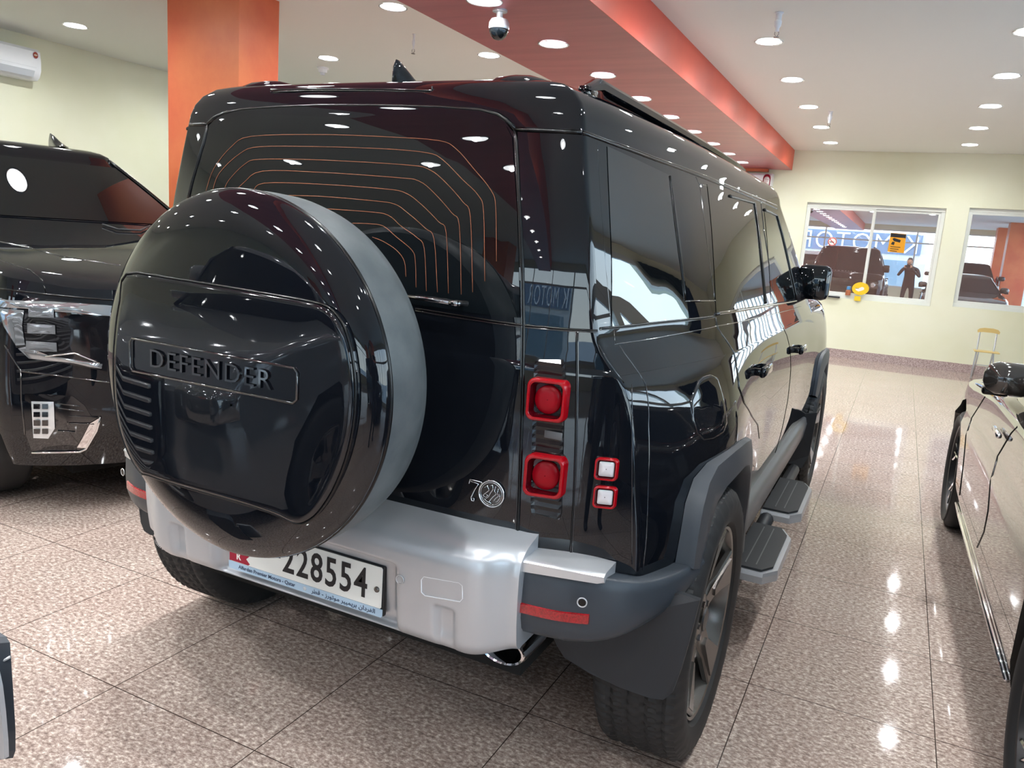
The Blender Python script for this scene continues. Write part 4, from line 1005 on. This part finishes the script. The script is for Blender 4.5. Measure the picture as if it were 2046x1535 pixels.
def decal(name, hit, px, m, parent, d=.004, steps=(.02, .35, .7, 1), raise_=None, mirror=None):
    cx_ = sum(p[0] for p in px)/len(px); cy_ = sum(p[1] for p in px)/len(px); rows = []; last = None
    for t in steps:
        r = []
        for p in list(px)+[px[0]]:
            h = hit(cx_+(p[0]-cx_)*t, cy_+(p[1]-cy_)*t) or last; last = h; r.append(h[0]+h[1]*d)
        rows.append(r)
    if raise_: rows.append([q for q in [ (hit(*p) or last) for p in list(px)+[px[0]] ]] and [(hit(*p) or last)[0] for p in list(px)+[px[0]]])
    return B().grid(rows).build(name, m, parent)
def surf_line(name, hit, px, r, m, parent, d=0., n=6):
    P = []
    for a, b_ in zip(px[:-1], px[1:]):
        k = max(1, int(math.hypot(b_[0]-a[0], b_[1]-a[1])/12))
        for i in range(k):
            h = hit(a[0]+(b_[0]-a[0])*i/k, a[1]+(b_[1]-a[1])*i/k)
            if h: P.append(h[0]+h[1]*d)
    h = hit(*px[-1])
    if h: P.append(h[0]+h[1]*d)
    return B().tube(P, r, n).build(name, m, parent) if len(P) > 1 else None
# left: big black pickup-like car nosing in from the left
ph = R(75); lv = Vector((math.cos(ph), math.sin(ph), 0)); hv = Vector((lv.y, -lv.x, 0)); Fc = Vector((-2.02, .45, 0))+lv*.95+hv*.02; Ls = 4.8
suv, lo, up, G = vehicle('black_suv', Fc-hv*Ls/2, math.atan2(-hv.x, hv.y), 'black car with squared LED headlamps and chrome fog lamp surround, nosing in at the left', L=Ls, W=1.9, zb=.26, zh=1.12, zc=1.385, zr=1.86, yws=.62, slope=1.35, yrg=-2.15, tumble=.40, bow=.30, Rw=.41, rr=.27, axf=.86, lean=.25)
hit = caster([lo])
if hit(100, 700):
    fl = decal('headlamp', hit, [(0, 596), (60, 595), (140, 602), (228, 612), (222, 655), (214, 742), (150, 730), (92, 720), (58, 712), (36, 690), (16, 660), (0, 640)], 'lamp_dark', suv, d=.004)
    for pg in ([(0, 598), (110, 603), (227, 612), (224, 632), (140, 625), (60, 617), (0, 614)], [(0, 616), (50, 620), (46, 650), (52, 688), (34, 690), (10, 652)], [(54, 692), (72, 706), (205, 727), (203, 736), (60, 716), (38, 696)]): decal('light_guide', hit, pg, 'clear_lens', fl, d=.010)
    for a in (613, 645, 680): decal('led_unit', hit, [(60-(a-613)*.07, a), (109+(a-613)*.09, a+4), (110+(a-613)*.09, a+22), (60-(a-613)*.07, a+20)], 'clear_lens', fl, d=.016)
    surf_line('lamp_blade', hit, [(92, 712), (150, 705), (200, 725)], .004, 'chrome', fl, d=.010)
    surf_line('bumper_crease', hit, [(10, 690), (42, 742), (110, 750), (214, 764), (260, 770)], .004, 'seam', suv, d=.001)
    surf_line('bumper_crease', hit, [(42, 744), (43, 800), (50, 868)], .004, 'seam', suv, d=.0)
    fg = decal('fog_lamp_recess', hit, [(50, 787), (100, 788), (146, 792), (169, 810), (182, 831), (201, 833), (193, 860), (172, 896), (165, 902), (65, 904), (52, 868)], 'lamp_dark', suv, d=.003)
    surf_line('fog_lamp_surround', hit, [(201, 833), (193, 860), (172, 896), (160, 902), (65, 904)], .0055, 'chrome', fg, d=.006)
    decal('chrome_wing', hit, [(200, 834), (192, 860), (172, 894), (154, 893), (166, 872), (180, 845)], 'chrome', fg, d=.008)
    ld = decal('fog_light', hit, [(65, 801), (109, 802), (111, 854), (98, 874), (69, 873)], 'led', fg, d=.012)
    for k in range(4):
        for q in range(2): decal('led_cell', hit, [(70+q*16, 806+k*16), (82+q*16, 806+k*16), (82+q*16, 816+k*16), (70+q*16, 816+k*16)], 'lamp_dark', ld, d=.015, steps=(.02, 1))
    for a in ((116, 806, 160, 812), (116, 815, 168, 822), (138, 831, 196, 834), (138, 845, 188, 846), (116, 860, 150, 862)): surf_line('recess_slat', hit, [a[:2], a[2:]], .003, 'seam', fg, d=.006)
    surf_line('bonnet_gap', hit, [(0, 577), (90, 588), (150, 594), (228, 600)], .004, 'gap', suv, d=.0005)
    surf_line('bonnet_edge', hit, [(0, 483), (60, 495), (120, 512), (200, 524), (240, 530)], .004, 'seam', suv, d=-.001)
    surf_line('bonnet_gap', hit, [(0, 520), (60, 540), (85, 560), (92, 588)], .003, 'gap', suv, d=.0)
for s in (1, -1):
    x = s*.66; B().box((0, G['fr'](0, .95)-.01, .93), (.9, .05, .34), bev=.02).build('grille', 'lamp_rib', suv, world=False) if s > 0 else None
B().grid([[(xx, G['yf']-.9-.9*0+yy, zz) for xx, yy, zz in ()] or [(0, 0, 1), (0, .01, 1)], [(0, 0, 1.01), (0, .01, 1.01)]])
rows = []
for (yy, h, ww) in ((-.16, 0, .004), (-.15, .055, .008), (-.13, .075, .010), (-.07, .062, .014), (0, .035, .025), (.08, .01, .03), (.14, -.002, .02)):
    rows.append([(-.19+ww*1.3*math.cos(a), yy-.25, 1.895+1.35*max(0, h)*max(0, math.sin(a))**.6) for a in [math.pi*k/12 for k in range(13)]])
B().grid(rows).build('fin_antenna', 'paint', suv, world=False)
for s in (1, -1):
    B().tube([(s*.50, -.3, 1.86), (s*.51, -.5, 1.895), (s*.51, -1.9, 1.895), (s*.50, -2.05, 1.86)], .015, 8).build('roof_rail', 'paint', suv, world=False)
hit = caster([up, lo]); 
surf_line('wiper', hit, [(205, 452), (235, 462), (280, 464), (300, 455)], .006, 'flap', suv, d=.012)
# right: dark sedan seen along its flank
sed, lo, up, G = vehicle('dark_sedan', (2.712, 2.10, 0), R(1.0), 'dark bronze saloon with chrome sill strip and multi-spoke wheels, at the right edge', L=4.85, W=1.90, zb=.20, zh=.78, zc=.96, zr=1.36, yws=.66, slope=1.6, yrg=-1.85, rslope=1.2, tumble=.26, paint='sedan_paint', Rw=.345, wb=2.95, bow=.2, style='sedan', rr=.262, axf=.86, win_top=.06, mo=-.045, bot=.952)
hit = caster([lo])
surf_line('door_gap', hit, [(1968, 793), (1941, 836), (1930, 871), (1925, 926), (1919, 975), (1917, 990)], .003, 'gap', sed)
surf_line('door_gap', hit, [(2044, 842), (2020, 866), (1993, 912), (1979, 962), (1974, 1022), (1966, 1063), (1952, 1094)], .003, 'gap', sed)
B().tube([(1.768+.0175*k/8*2, 3.17-2.02*k/8, .262) for k in range(9)], [.008]+[.013]*7+[.008], 10).build('sill_strip', 'chrome', sed)
h = hit(2001, 866)
if h: B().box(h[0]+h[1]*.018, (.022, .19, .022), bev=.008).build('door_handle', 'chrome', sed, autos=50)
# silver off-roader behind the camera on the left, its bumper corner at the bottom left
sv, lo, up, G = vehicle('silver_suv', (-1.52, -3.22, 0), R(0), 'silver car, only its dark front bumper corner showing at bottom left', L=4.7, W=1.85, zb=.28, zh=1.02, zc=1.16, zr=1.72, yws=1.1, slope=.75, yrg=-2.2, paint='silver_paint', bow=.10, tumble=.12)
b = B()
for k in range(11): b.box((0, G['yf']+.005, .40+k*.052), (1.25, .03, .016), bev=.004)
gl = B().box((0, G['yf']-.02, .66), (1.32, .05, .60), bev=.02).build('grille', 'lamp_dark', sv, world=False); b.build('grille_slats', 'satin', gl, world=False)
for s in (1, -1):
    B().box((s*.78, G['yf']-.14, .86), (.24, .16, .14), bev=.03).build('headlamp', 'clear_lens', sv, world=False)
q = []
for px, py in ((0, 1264), (12, 1272), (20, 1284), (22, 1315), (27, 1390), (31, 1460), (31, 1500), (26, 1515)): q.append(at(px, py, 1, -.62))
for px, py in ((-40, 1515), (-60, 1380), (-60, 1255)): q.append(at(px, py, 1, -.62))
c1 = B().prism([p+Vector((0, -.0, 0)) for p in q], (-.04, -.04, 0), inset=0).build('bumper_corner', 'trim', sv, smooth=False)
q2 = [at(px, py, 1, -.665) for px, py in ((-40, 1330), (0, 1342), (6, 1370), (12, 1420), (17, 1480), (18, 1512), (-40, 1512))]
B().prism(q2, (0, -.01, 0)).build('bumper_inset', 'silver', c1, smooth=False)
B().tube([at(-20, 1336, 1, -.628), at(0, 1325, 1, -.628), at(20, 1313, 1, -.628)], .003, 6).build('bumper_crease', 'satin', c1)
# plain dark cars further off
bc, lo, up, G = vehicle('black_suv', (3.05, -4.3, 0), R(0), 'black car behind the photographer, seen only mirrored in the back window', L=4.7, W=1.88, zb=.27, zh=1.05, zc=1.2, zr=1.7, yws=.9, slope=.9, yrg=-2.2)
for s in (1, -1): B().box((s*.72, G['yf']-.12, .86), (.3, .14, .13), bev=.03).build('headlamp', 'clear_lens', bc, world=False)
mk('grey_paint', (.16, .16, .145), .15, coat=.6)
gc_, lo, up, G = vehicle('grey_suv', (-5.05, 6.75, 0), math.pi, 'grey car with a bright window line, between the left black car and the orange pillar', L=4.6, W=1.8, zb=.27, zh=1.1, zc=1.28, zr=1.80, yws=1.4, slope=.35, yrg=-2.1, tumble=.10, paint='grey_paint')
for s in (1, -1):
    P = [(s*(G['Wu'](y, z)+.006), y, z) for y, z in ((-1.8, 1.31), (-1.8, 1.60), (-1.65, 1.69), (-1.4, 1.72), (.9, 1.72), (1.1, 1.66), (1.25, 1.31))]
    B().tube(P, .016, 6).build('window_trim', 'white_plastic', gc_, world=False)
P = [(x, G['uf'](x, z)+.012, z) for x, z in ((-.72, 1.30), (-.74, 1.55), (-.70, 1.66), (-.60, 1.71), (0, 1.725), (.60, 1.71), (.70, 1.66), (.74, 1.55), (.72, 1.30))]
B().tube(P, .014, 6).build('window_trim', 'white_plastic', gc_, world=False)
# ------------------------------------------------------------------ wall and ceiling fittings
def ac(name, c, length, along, h=.30, d=.21, label=''):
    """split air conditioner; along: unit vector along the wall, out: into the room"""
    a = Vector(along); u = Vector((0, 0, 1)); out = a.cross(u); out = -out if out.dot(Vector((0, 0, 1.5))-Vector(c)) < 0 else out
    out = (Vector((0, 3, 0))-Vector(c)); out.z = 0; out = out-a*out.dot(a); out.normalize()
    t = empty(name, c, 0, label, 'air conditioner'); c = Vector(c); prof = [(0, 0), (0, h), (.03, h+.004), (d-.05, h), (d-.012, h-.03), (d, h-.12), (d-.004, .09), (d-.03, .03), (d-.07, 0)]
    rows = [[c+a*x+out*p+u*q for p, q in prof+[prof[0]]] for x in (-length/2, length/2)]
    k = len(prof); vs = rows[0][:-1]+rows[1][:-1]; fs = [(i, (i+1) % k, k+(i+1) % k, k+i) for i in range(k)]+[tuple(range(k)), tuple(range(k, 2*k))[::-1]]
    B().add(vs, fs).build('casing', 'white_plastic', t, smooth=True, autos=30)
    B().prism([c+a*x+out*(d+.001)+u*q for x, q in ((-length/2+.05, .115), (length/2-.05, .115), (length/2-.05, .117), (-length/2+.05, .117))], out*.001).build('seam', 'grey_plastic', t, smooth=False)
    B().prism([c+a*x+out*p+u*q for x, p, q in ((-length/2+.07, d-.001, .085), (length/2-.07, d-.001, .085), (length/2-.07, d-.03, .026), (-length/2+.07, d-.03, .026))], out*.006-u*.002).build('louvre', 'grey_plastic', t, smooth=False)
    return t, a, out, u
y1 = at(80, 100, 0, XL+.2).y; z1 = at(80, 100, 0, XL+.2).z
t, a, o_, u = ac('air_conditioner', (XL, y1-.45, 2.70), .90, (0, 1, 0), label='white split air conditioner high on the left wall')
sc_ = Vector((XL, y1-.055, 2.70))+o_*.212+u*.235
B().add([sc_+a*.026*math.cos(k*math.pi/12)*(1 if k % 2 else .9)+u*.032*math.sin(k*math.pi/12)*(1 if k % 2 else .9) for k in range(24)], [tuple(range(24))]).build('star_sticker', 'maroon', t)
B().add([sc_+o_*.0008+a*.018*math.cos(k*math.pi/12)+u*.022*math.sin(k*math.pi/12) for k in range(24)], [tuple(range(24))]).build('sticker_face', 'orange_wire', t)
B().prism([sc_+o_*.0012+a*x+u*z for x, z in ((-.016, -.004), (.016, -.004), (.016, .005), (-.016, .005))], o_*.0003).build('sticker_band', 'plate_white', t)
t, a, o_, u = ac('air_conditioner', (-1.20, YB, 2.495), .92, (1, 0, 0), label='white split air conditioner on the back wall under the red beam', h=.27)
sc_ = Vector((at(1531, 366, 1, YB-.21).x, YB, 2.495))+o_*.2125+u*.15
B().prism([sc_+a*x+u*z for x, z in ((-.058, -.10), (.058, -.10), (.058, .04), (.05, .075), (.03, .10), (0, .108), (-.03, .10), (-.05, .075), (-.058, .04))], o_*.001).build('energy_label', 'maroon', t)
B().prism([sc_+o_*.001+a*x+u*z for x, z in ((-.044, -.075), (.044, -.075), (.044, .03), (.03, .06), (0, .072), (-.03, .06), (-.044, .03))], o_*.0006).build('label_face', 'plate_white', t)
b = B()
for k in range(4): b.prism([sc_+o_*.0017+a*x+u*z for x, z in ((-.03, .02-k*.024), (.03-k*.01, .02-k*.024), (.03-k*.01, .027-k*.024), (-.03, .027-k*.024))], o_*.0003)
b.build('label_rows', 'maroon', t, smooth=False)
# dome camera
dc = empty('dome_camera', (-1.089, 2.925, ZB), 0, 'silver dome security camera hanging under the red ceiling beam', 'security camera')
B().lathe([(0, .001), (0, .045), (-.012, .045), (-.016, .02), (-.05, .02), (-.055, .050), (-.075, .062), (-.105, .063), (-.112, .060), (-.112, .001)], axis='z', n=36).build('housing', 'satin', dc, world=False, autos=40)
B().lathe([(-.108, .058), (-.125, .058), (-.150, .047), (-.168, .028), (-.175, .001)], axis='z', n=36, cap=False).build('dome', 'glass', dc, world=False)
# sprinklers and smoke detector
def sprinkler(x, y, label, sz=1.):
    t = empty('sprinkler', (x, y, ZC), 0, label, 'sprinkler', 'ceiling sprinklers')
    B().lathe([(0, .001), (0, .030*sz), (-.006, .030*sz), (-.008, .022*sz), (-.05, .020*sz), (-.055, .026*sz), (-.085, .024*sz), (-.10, .014*sz), (-.125, .013*sz), (-.125, .001)], axis='z', n=20).build('pipe', 'white_plastic', t, world=False, autos=40)
    B().tube([(.012, 0, -.125), (.014, 0, -.14), (.0, 0, -.158), (-.014, 0, -.14), (-.012, 0, -.125)], .0025, 6).lathe([(-.158, .001), (-.158, .018), (-.161, .018), (-.161, .001)], axis='z', n=16).build('head', 'brass' if 'brass' in M else 'darkchrome', t, world=False)
sprinkler(.303, 4.39, 'white ceiling sprinkler near the top right, above the nearest downlight of that row'); sprinkler(.325, 8.32, 'small far ceiling sprinkler, beside the fourth downlight right of the red beam')
sprinkler(-2.736, 4.45, 'ceiling sprinkler above the black fin antenna, left of the red beam', .5)
t = empty('smoke_detector', (-4.62, 5.52, ZC), 0, 'white smoke detector on the ceiling right of the orange pillar', 'smoke detector')
B().lathe([(0, .001), (0, .062), (-.018, .062), (-.022, .05), (-.05, .045), (-.055, .034), (-.055, .001)], axis='z', n=28).build('base', 'white_plastic', t, world=False, autos=40)
B().lathe([(-.055, .001), (-.055, .026), (-.078, .024), (-.082, .001)], axis='z', n=16).build('sensor_cage', 'grey_plastic', t, world=False, autos=40)
# folding stool by the back wall
mk('wood', (.62, .45, .16), .4); mk('steel', (.52, .54, .58), .3, metal=.7)
cy = 11.25; g = at(1968, 752, 2, 0.0); sx0 = at(1943, 700, 1, cy); 
cx_ = at(1969, 700, 1, cy).x
ch = empty('folding_chair', (cx_, cy, 0), 0, 'small folding chair with a yellow wooden back rest against the back wall', 'chair')
zt_ = at(1969, 662, 1, cy).z; zs_ = at(1968, 702, 1, cy).z
hw = .115
P = [(cx_+hw*1.15*x, cy+.02, zt_+.045*z) for x, z in ((-1, -.6), (-1.05, .1), (-.85, .7), (-.4, 1), (.4, 1), (.85, .7), (1.05, .1), (1, -.6), (.5, -.35), (-.5, -.35))]
B().prism(P, (0, .016, 0), inset=0).build('back_rest', 'wood', ch, smooth=False)
B().box((cx_+.01, cy-.04, zs_), (hw*2.7, .24, .014), bev=.005).build('seat', 'wood', ch, smooth=False)
for s in (1, -1):
    B().tube([(cx_+s*hw*.9, cy+.03, zt_+.01), (cx_+s*hw*.9, cy+.035, zs_), (cx_+s*hw*1.15, cy-.16, .012)], .010, 8).build('back_leg', 'steel', ch)
    B().tube([(cx_+s*hw*.75, cy-.10, zs_-.01), (cx_+s*hw*.75, cy+.16, .012)], .009, 8).build('front_leg', 'steel', ch)
B().tube([(cx_-hw*.9, cy-.02, zs_*.5), (cx_+hw*.9, cy-.02, zs_*.5)], .006, 8).build('cross_bar', 'steel', ch)
# signs and things on the office window
mk('yellow', (.85, .55, .02), .4); mk('amber', (.75, .33, .01), .4); mk('red', (.62, .02, .02), .4); mk('blue_plastic', (.08, .25, .5), .3)
WY = YB+.053
def wpt(px, py, d=0.): return at(px, py, 1, WY-.006-d)
t = B().prism([wpt(*p) for p in ((1780, 465), (1811, 468), (1806, 506), (1773, 503))], (0, -.003, 0)).build('camera_warning_sign', 'amber', smooth=False); tag(t, 'orange security camera warning poster stuck on the back window', 'sign')
B().prism([wpt(*p, .0035) for p in ((1780.5, 466), (1810.5, 469), (1809.5, 476), (1779, 473.5))], (0, -.0006, 0)).build('header', 'ink', t, smooth=False)
B().prism([wpt(*p, .0035) for p in ((1783, 477), (1787, 475.5), (1800, 480), (1798, 485), (1786, 482))], (0, -.0006, 0)).build('camera_pictogram', 'ink', t, smooth=False)
B().prism([wpt(*p, .0035) for p in ((1783, 483), (1788, 484), (1786, 490), (1780, 488))], (0, -.0006, 0)).build('camera_bracket', 'ink', t, smooth=False)
b = B()
for k in range(3): b.prism([wpt(*p, .0035) for p in ((1779-k*.5, 492+k*4), (1799-k*.5-k*3, 494+k*4), (1799-k*.5-k*3, 495.4+k*4), (1779-k*.5, 493.4+k*4))], (0, -.0006, 0))
b.build('small_print', 'ink', t, smooth=False)
c = wpt(1663, 483); rad = (wpt(1672, 483)-c).length
t = B().lathe([(0, .001), (0, rad*1.05), (-.002, rad*1.05), (-.002, .001)], c=c, axis='y', n=32).build('no_smoking_sign', 'plate_white', smooth=False); tag(t, 'round no smoking sticker on the back window', 'sign')
B().tube([(c.x+rad*.9*math.cos(a), c.y-.0035, c.z+rad*.9*math.sin(a)) for a in [k*math.pi/16 for k in range(32)]], rad*.09, 6, closed=True).tube([(c.x-rad*.62, c.y-.0035, c.z+rad*.62), (c.x+rad*.62, c.y-.0035, c.z-rad*.62)], rad*.08, 6).build('red_ring', 'red', t)
B().box((c.x-.1*rad, c.y-.003, c.z-.1*rad), (rad*1.0, .0012, rad*.16)).build('cigarette', 'ink', t, smooth=False)
c = at(1719, 577, 1, YB-.03)
t = B().lathe([(0, .001), (0, .118), (-.004, .118), (-.004, .001)], c=c, axis='y', n=40).build('yellow_oval_sign', 'yellow', smooth=False); t.data.transform(Matrix.Translation(c) @ Matrix.Diagonal((1, 1, .82, 1)) @ Matrix.Translation(-c)); tag(t, 'round yellow sign with a white patch standing on the window ledge', 'sign')
B().prism([(c.x+x, c.y-.004, c.z+z) for x, z in ((-.075, .0), (-.02, .006), (.02, .03), (.05, .02), (.055, -.01), (.02, -.03), (-.02, -.045), (-.06, -.03))], (0, -.001, 0)).build('printed_patch', 'plate_white', t, smooth=False)
B().prism([(c.x+x, c.y-.0052, c.z+z) for x, z in ((-.07, -.003), (-.02, -.003), (-.02, .002), (-.07, .003))], (0, -.0006, 0)).build('printed_line', 'ink', t, smooth=False)
B().box((c.x-.02, c.y+.004, .945), (.09, .012, .07)).build('foot', 'yellow', t, smooth=False)
c = at(1694, 588, 1, YB+.02)
t = empty('small_bottle', (c.x, YB+.02, .98), 0, 'small blue capped bottle with an orange label on the window ledge beside the yellow sign', 'bottle')
B().lathe([(0, .001), (0, .038), (.07, .038), (.09, .02), (.095, .001)], axis='z', n=20).build('label_body', 'orange_wire', t, world=False, autos=40); B().lathe([(.088, .001), (.088, .030), (.135, .028), (.14, .001)], axis='z', n=20).build('cap', 'blue_plastic', t, world=False, autos=40)
for o in (t,): o.location.z = W1[2]+.055
c = at(1660, 594, 1, YB-.01); t = bx('window_tray', c.x-.13, c.x+.13, YB-.05, YB+.05, W1[2]+.0, W1[2]+.022, 'flap'); tag(t, 'flat dark tray lying on the window ledge behind the door mirror', 'tray')
# fire extinguisher on the pillar (mirrored in the right window)
c = Vector((4.17, -5.72, 1.12)); t = empty('fire_extinguisher', (4.0, -5.55, .85), 0, 'red fire extinguisher hung on an orange pillar, seen mirrored in the right back window', 'fire extinguisher')
B().lathe([(0, .001), (0, .075), (.38, .075), (.43, .05), (.45, .02), (.47, .02), (.47, .001)], axis='z', n=24).build('cylinder', 'red', t, world=False, autos=40); B().box((0, 0, .49), (.03, .12, .03), bev=.005).tube([(0, .04, .48), (0, .12, .44), (0, .13, .2), (0, .10, .05)], .012, 8).build('hose', 'flap', t, world=False)
t.location = (4.16, -6.05, .85)
# ------------------------------------------------------------------ the photographer, mirrored in the back window
def skin_obj(name, V, E, rad, m, parent=None, sub=2, root=0):
    me = bpy.data.meshes.new(name); me.from_pydata([tuple(v) for v in V], E, []); o = bpy.data.objects.new(name, me); C.objects.link(o)
    o.modifiers.new('k', 'SKIN'); sd = o.modifiers.new('s', 'SUBSURF'); sd.levels = sub; sd.render_levels = sub
    for i, r_ in enumerate(rad):
        me.skin_vertices[0].data[i].radius = (r_, r_*.88) if not isinstance(r_, tuple) else r_; me.skin_vertices[0].data[i].use_root = (i == root)
    bpy.context.view_layer.update(); dg = bpy.context.evaluated_depsgraph_get(); dg.update(); m2 = bpy.data.meshes.new_from_object(o.evaluated_get(dg)); bpy.data.objects.remove(o); bpy.data.meshes.remove(me)
    vs = [v.co.copy() for v in m2.vertices]; fs = [tuple(p.vertices) for p in m2.polygons]; bpy.data.meshes.remove(m2)
    return vs, fs
PC = Vector((1.50, -2.02, 0)); per = empty('person', PC, 0, 'person in dark clothes holding up a phone, mirrored in the back window', 'person')
cp_ = Vector(CAM)-Vector(CF)*.03+Vector(CR)*.05-Vector(CU)*.03   # phone centre, just behind the lens
rH = cp_+Vector(CR)*.098-Vector(CU)*.02-Vector(CF)*.035; lH = cp_-Vector(CR)*.098-Vector(CU)*.02-Vector(CF)*.035
hd = PC+Vector((-.06, .02, 1.60))
V = [PC+Vector((0, 0, .98)), PC+Vector((0, .01, 1.18)), PC+Vector((-.01, .02, 1.36)), PC+Vector((-.02, .02, 1.43)), hd+Vector((0, 0, -.10)), hd+Vector((0, .0, .0)),
     PC+Vector((.19, .02, 1.40)), PC+Vector((.27, .14, 1.18)), rH+Vector((.02, -.06, -.06)), rH,
     PC+Vector((-.21, .02, 1.40)), PC+Vector((-.33, .12, 1.19)), lH+Vector((-.02, -.06, -.06)), lH,
     PC+Vector((.10, 0, .90)), PC+Vector((.12, .02, .50)), PC+Vector((.13, -.02, .09)), PC+Vector((.14, .12, .035)),
     PC+Vector((-.10, 0, .90)), PC+Vector((-.13, .03, .50)), PC+Vector((-.15, 0, .09)), PC+Vector((-.17, .14, .035))]
E_ = [(0, 1), (1, 2), (2, 3), (3, 4), (4, 5), (3, 6), (6, 7), (7, 8), (8, 9), (3, 10), (10, 11), (11, 12), (12, 13), (0, 14), (14, 15), (15, 16), (16, 17), (0, 18), (18, 19), (19, 20), (20, 21)]
rad = [(.165, .12), (.155, .115), (.175, .12), (.10, .08), (.055, .055), (.075, .09), .065, .050, .032, .026, .065, .050, .032, .026, .10, .068, .045, .040, .10, .068, .045, .040]
vs, fs = skin_obj('b', V, E_, rad, 'cloth_dark')
body_ = mesh('clothed_body', vs, fs, 'cloth_dark', per)
# head with face
def head(c):
    rows = []; n = 28
    for i in range(25):
        t = math.pi*i/24; z = .118*math.cos(t); r0 = math.sin(t); row = []
        for j in range(n+1):
            a = 2*math.pi*j/n; x = .074*r0*math.cos(a); y = .092*r0*math.sin(a); zz = z
            jaw = max(0, -z/.118); x *= 1-.30*jaw; y *= 1-.10*jaw
            if math.sin(a) > .85 and -.035 < z < .015: y += .018*(1-abs(z+.012)/.03)*max(0, (math.sin(a)-.85)/.15)
            if .60 < math.sin(a) < .97 and 0 < z < .03: y -= .006
            row.append((c.x+x, c.y+y, c.z+zz))
        rows.append(row)
    return B().grid(rows)
hh = head(hd+Vector((0, .01, .02))); hh.lathe([(-.012, .001), (-.012, .022), (0, .026), (.006, .018), (.006, .001)], c=hd+Vector((.074, .0, .01)), axis='x', n=12); hh.lathe([(.012, .001), (.012, .022), (0, .026), (-.006, .018), (-.006, .001)], c=hd+Vector((-.074, .0, .01)), axis='x', n=12)
hm = hh.build('head', 'skin', per)
rows = []
for i in range(13):
    t = math.pi*.56*i/12; rows.append([(hd.x+.081*math.sin(t)*math.cos(a), hd.y+.0+.098*math.sin(t)*math.sin(a)-.012*(math.sin(t)), hd.z+.032+.112*math.cos(t)+(.035*math.sin(t) if math.sin(a) > .4 else 0)) for a in [2*math.pi*j/24 for j in range(25)]])
B().grid(rows).build('hair', 'ink', hm)
for s in (1, -1):
    e = hd+Vector((s*.028, .092, .028)); B().lathe([(-.004, .001), (0, .011), (.004, .008), (.006, .001)], c=e, axis='y', n=12).build('eye', 'ink', hm)
B().tube([hd+Vector((-.022, .093, -.045)), hd+Vector((0, .099, -.043)), hd+Vector((.022, .093, -.045))], .004, 6).build('mouth', 'maroon', hm)
for s, H_ in ((1, rH), (-1, lH)):
    X = Vector(CR)*s; U3 = Vector(CU); F3 = Vector(CF); V = [H_-X*.0-U3*.03-F3*.02, H_+U3*.02, H_+U3*.045-X*.01]; E2 = [(0, 1), (1, 2)]; rd = [(.028, .018), (.034, .018), (.028, .014)]
    for k in range(4):
        b0 = H_+U3*(.045-.022*k)+X*.005; i0 = len(V); V += [b0+F3*.022, b0+F3*.030-X*.030, b0+F3*.024-X*(.052-.004*k)]; E2 += [(1 if k > 1 else 2, i0), (i0, i0+1), (i0+1, i0+2)]; rd += [.0095, .0085, .0078]
    i0 = len(V); V += [H_-U3*.02-F3*.005-X*.022, H_-U3*.004-F3*.012-X*.048]; E2 += [(0, i0), (i0, i0+1)]; rd += [.0105, .009]
    vs, fs = skin_obj('h', V, E2, rd, 'skin'); mesh('hand', vs, fs, 'skin', per)
rot = Matrix((CR, CF, CU)).transposed()
phn = B().box(cp_-Vector(CF)*.0, (.150, .008, .072), rot=rot, bev=.003).build('phone', 'lamp_dark'); tag(phn, 'phone held up by the photographer, seen mirrored in the back window', 'phone')
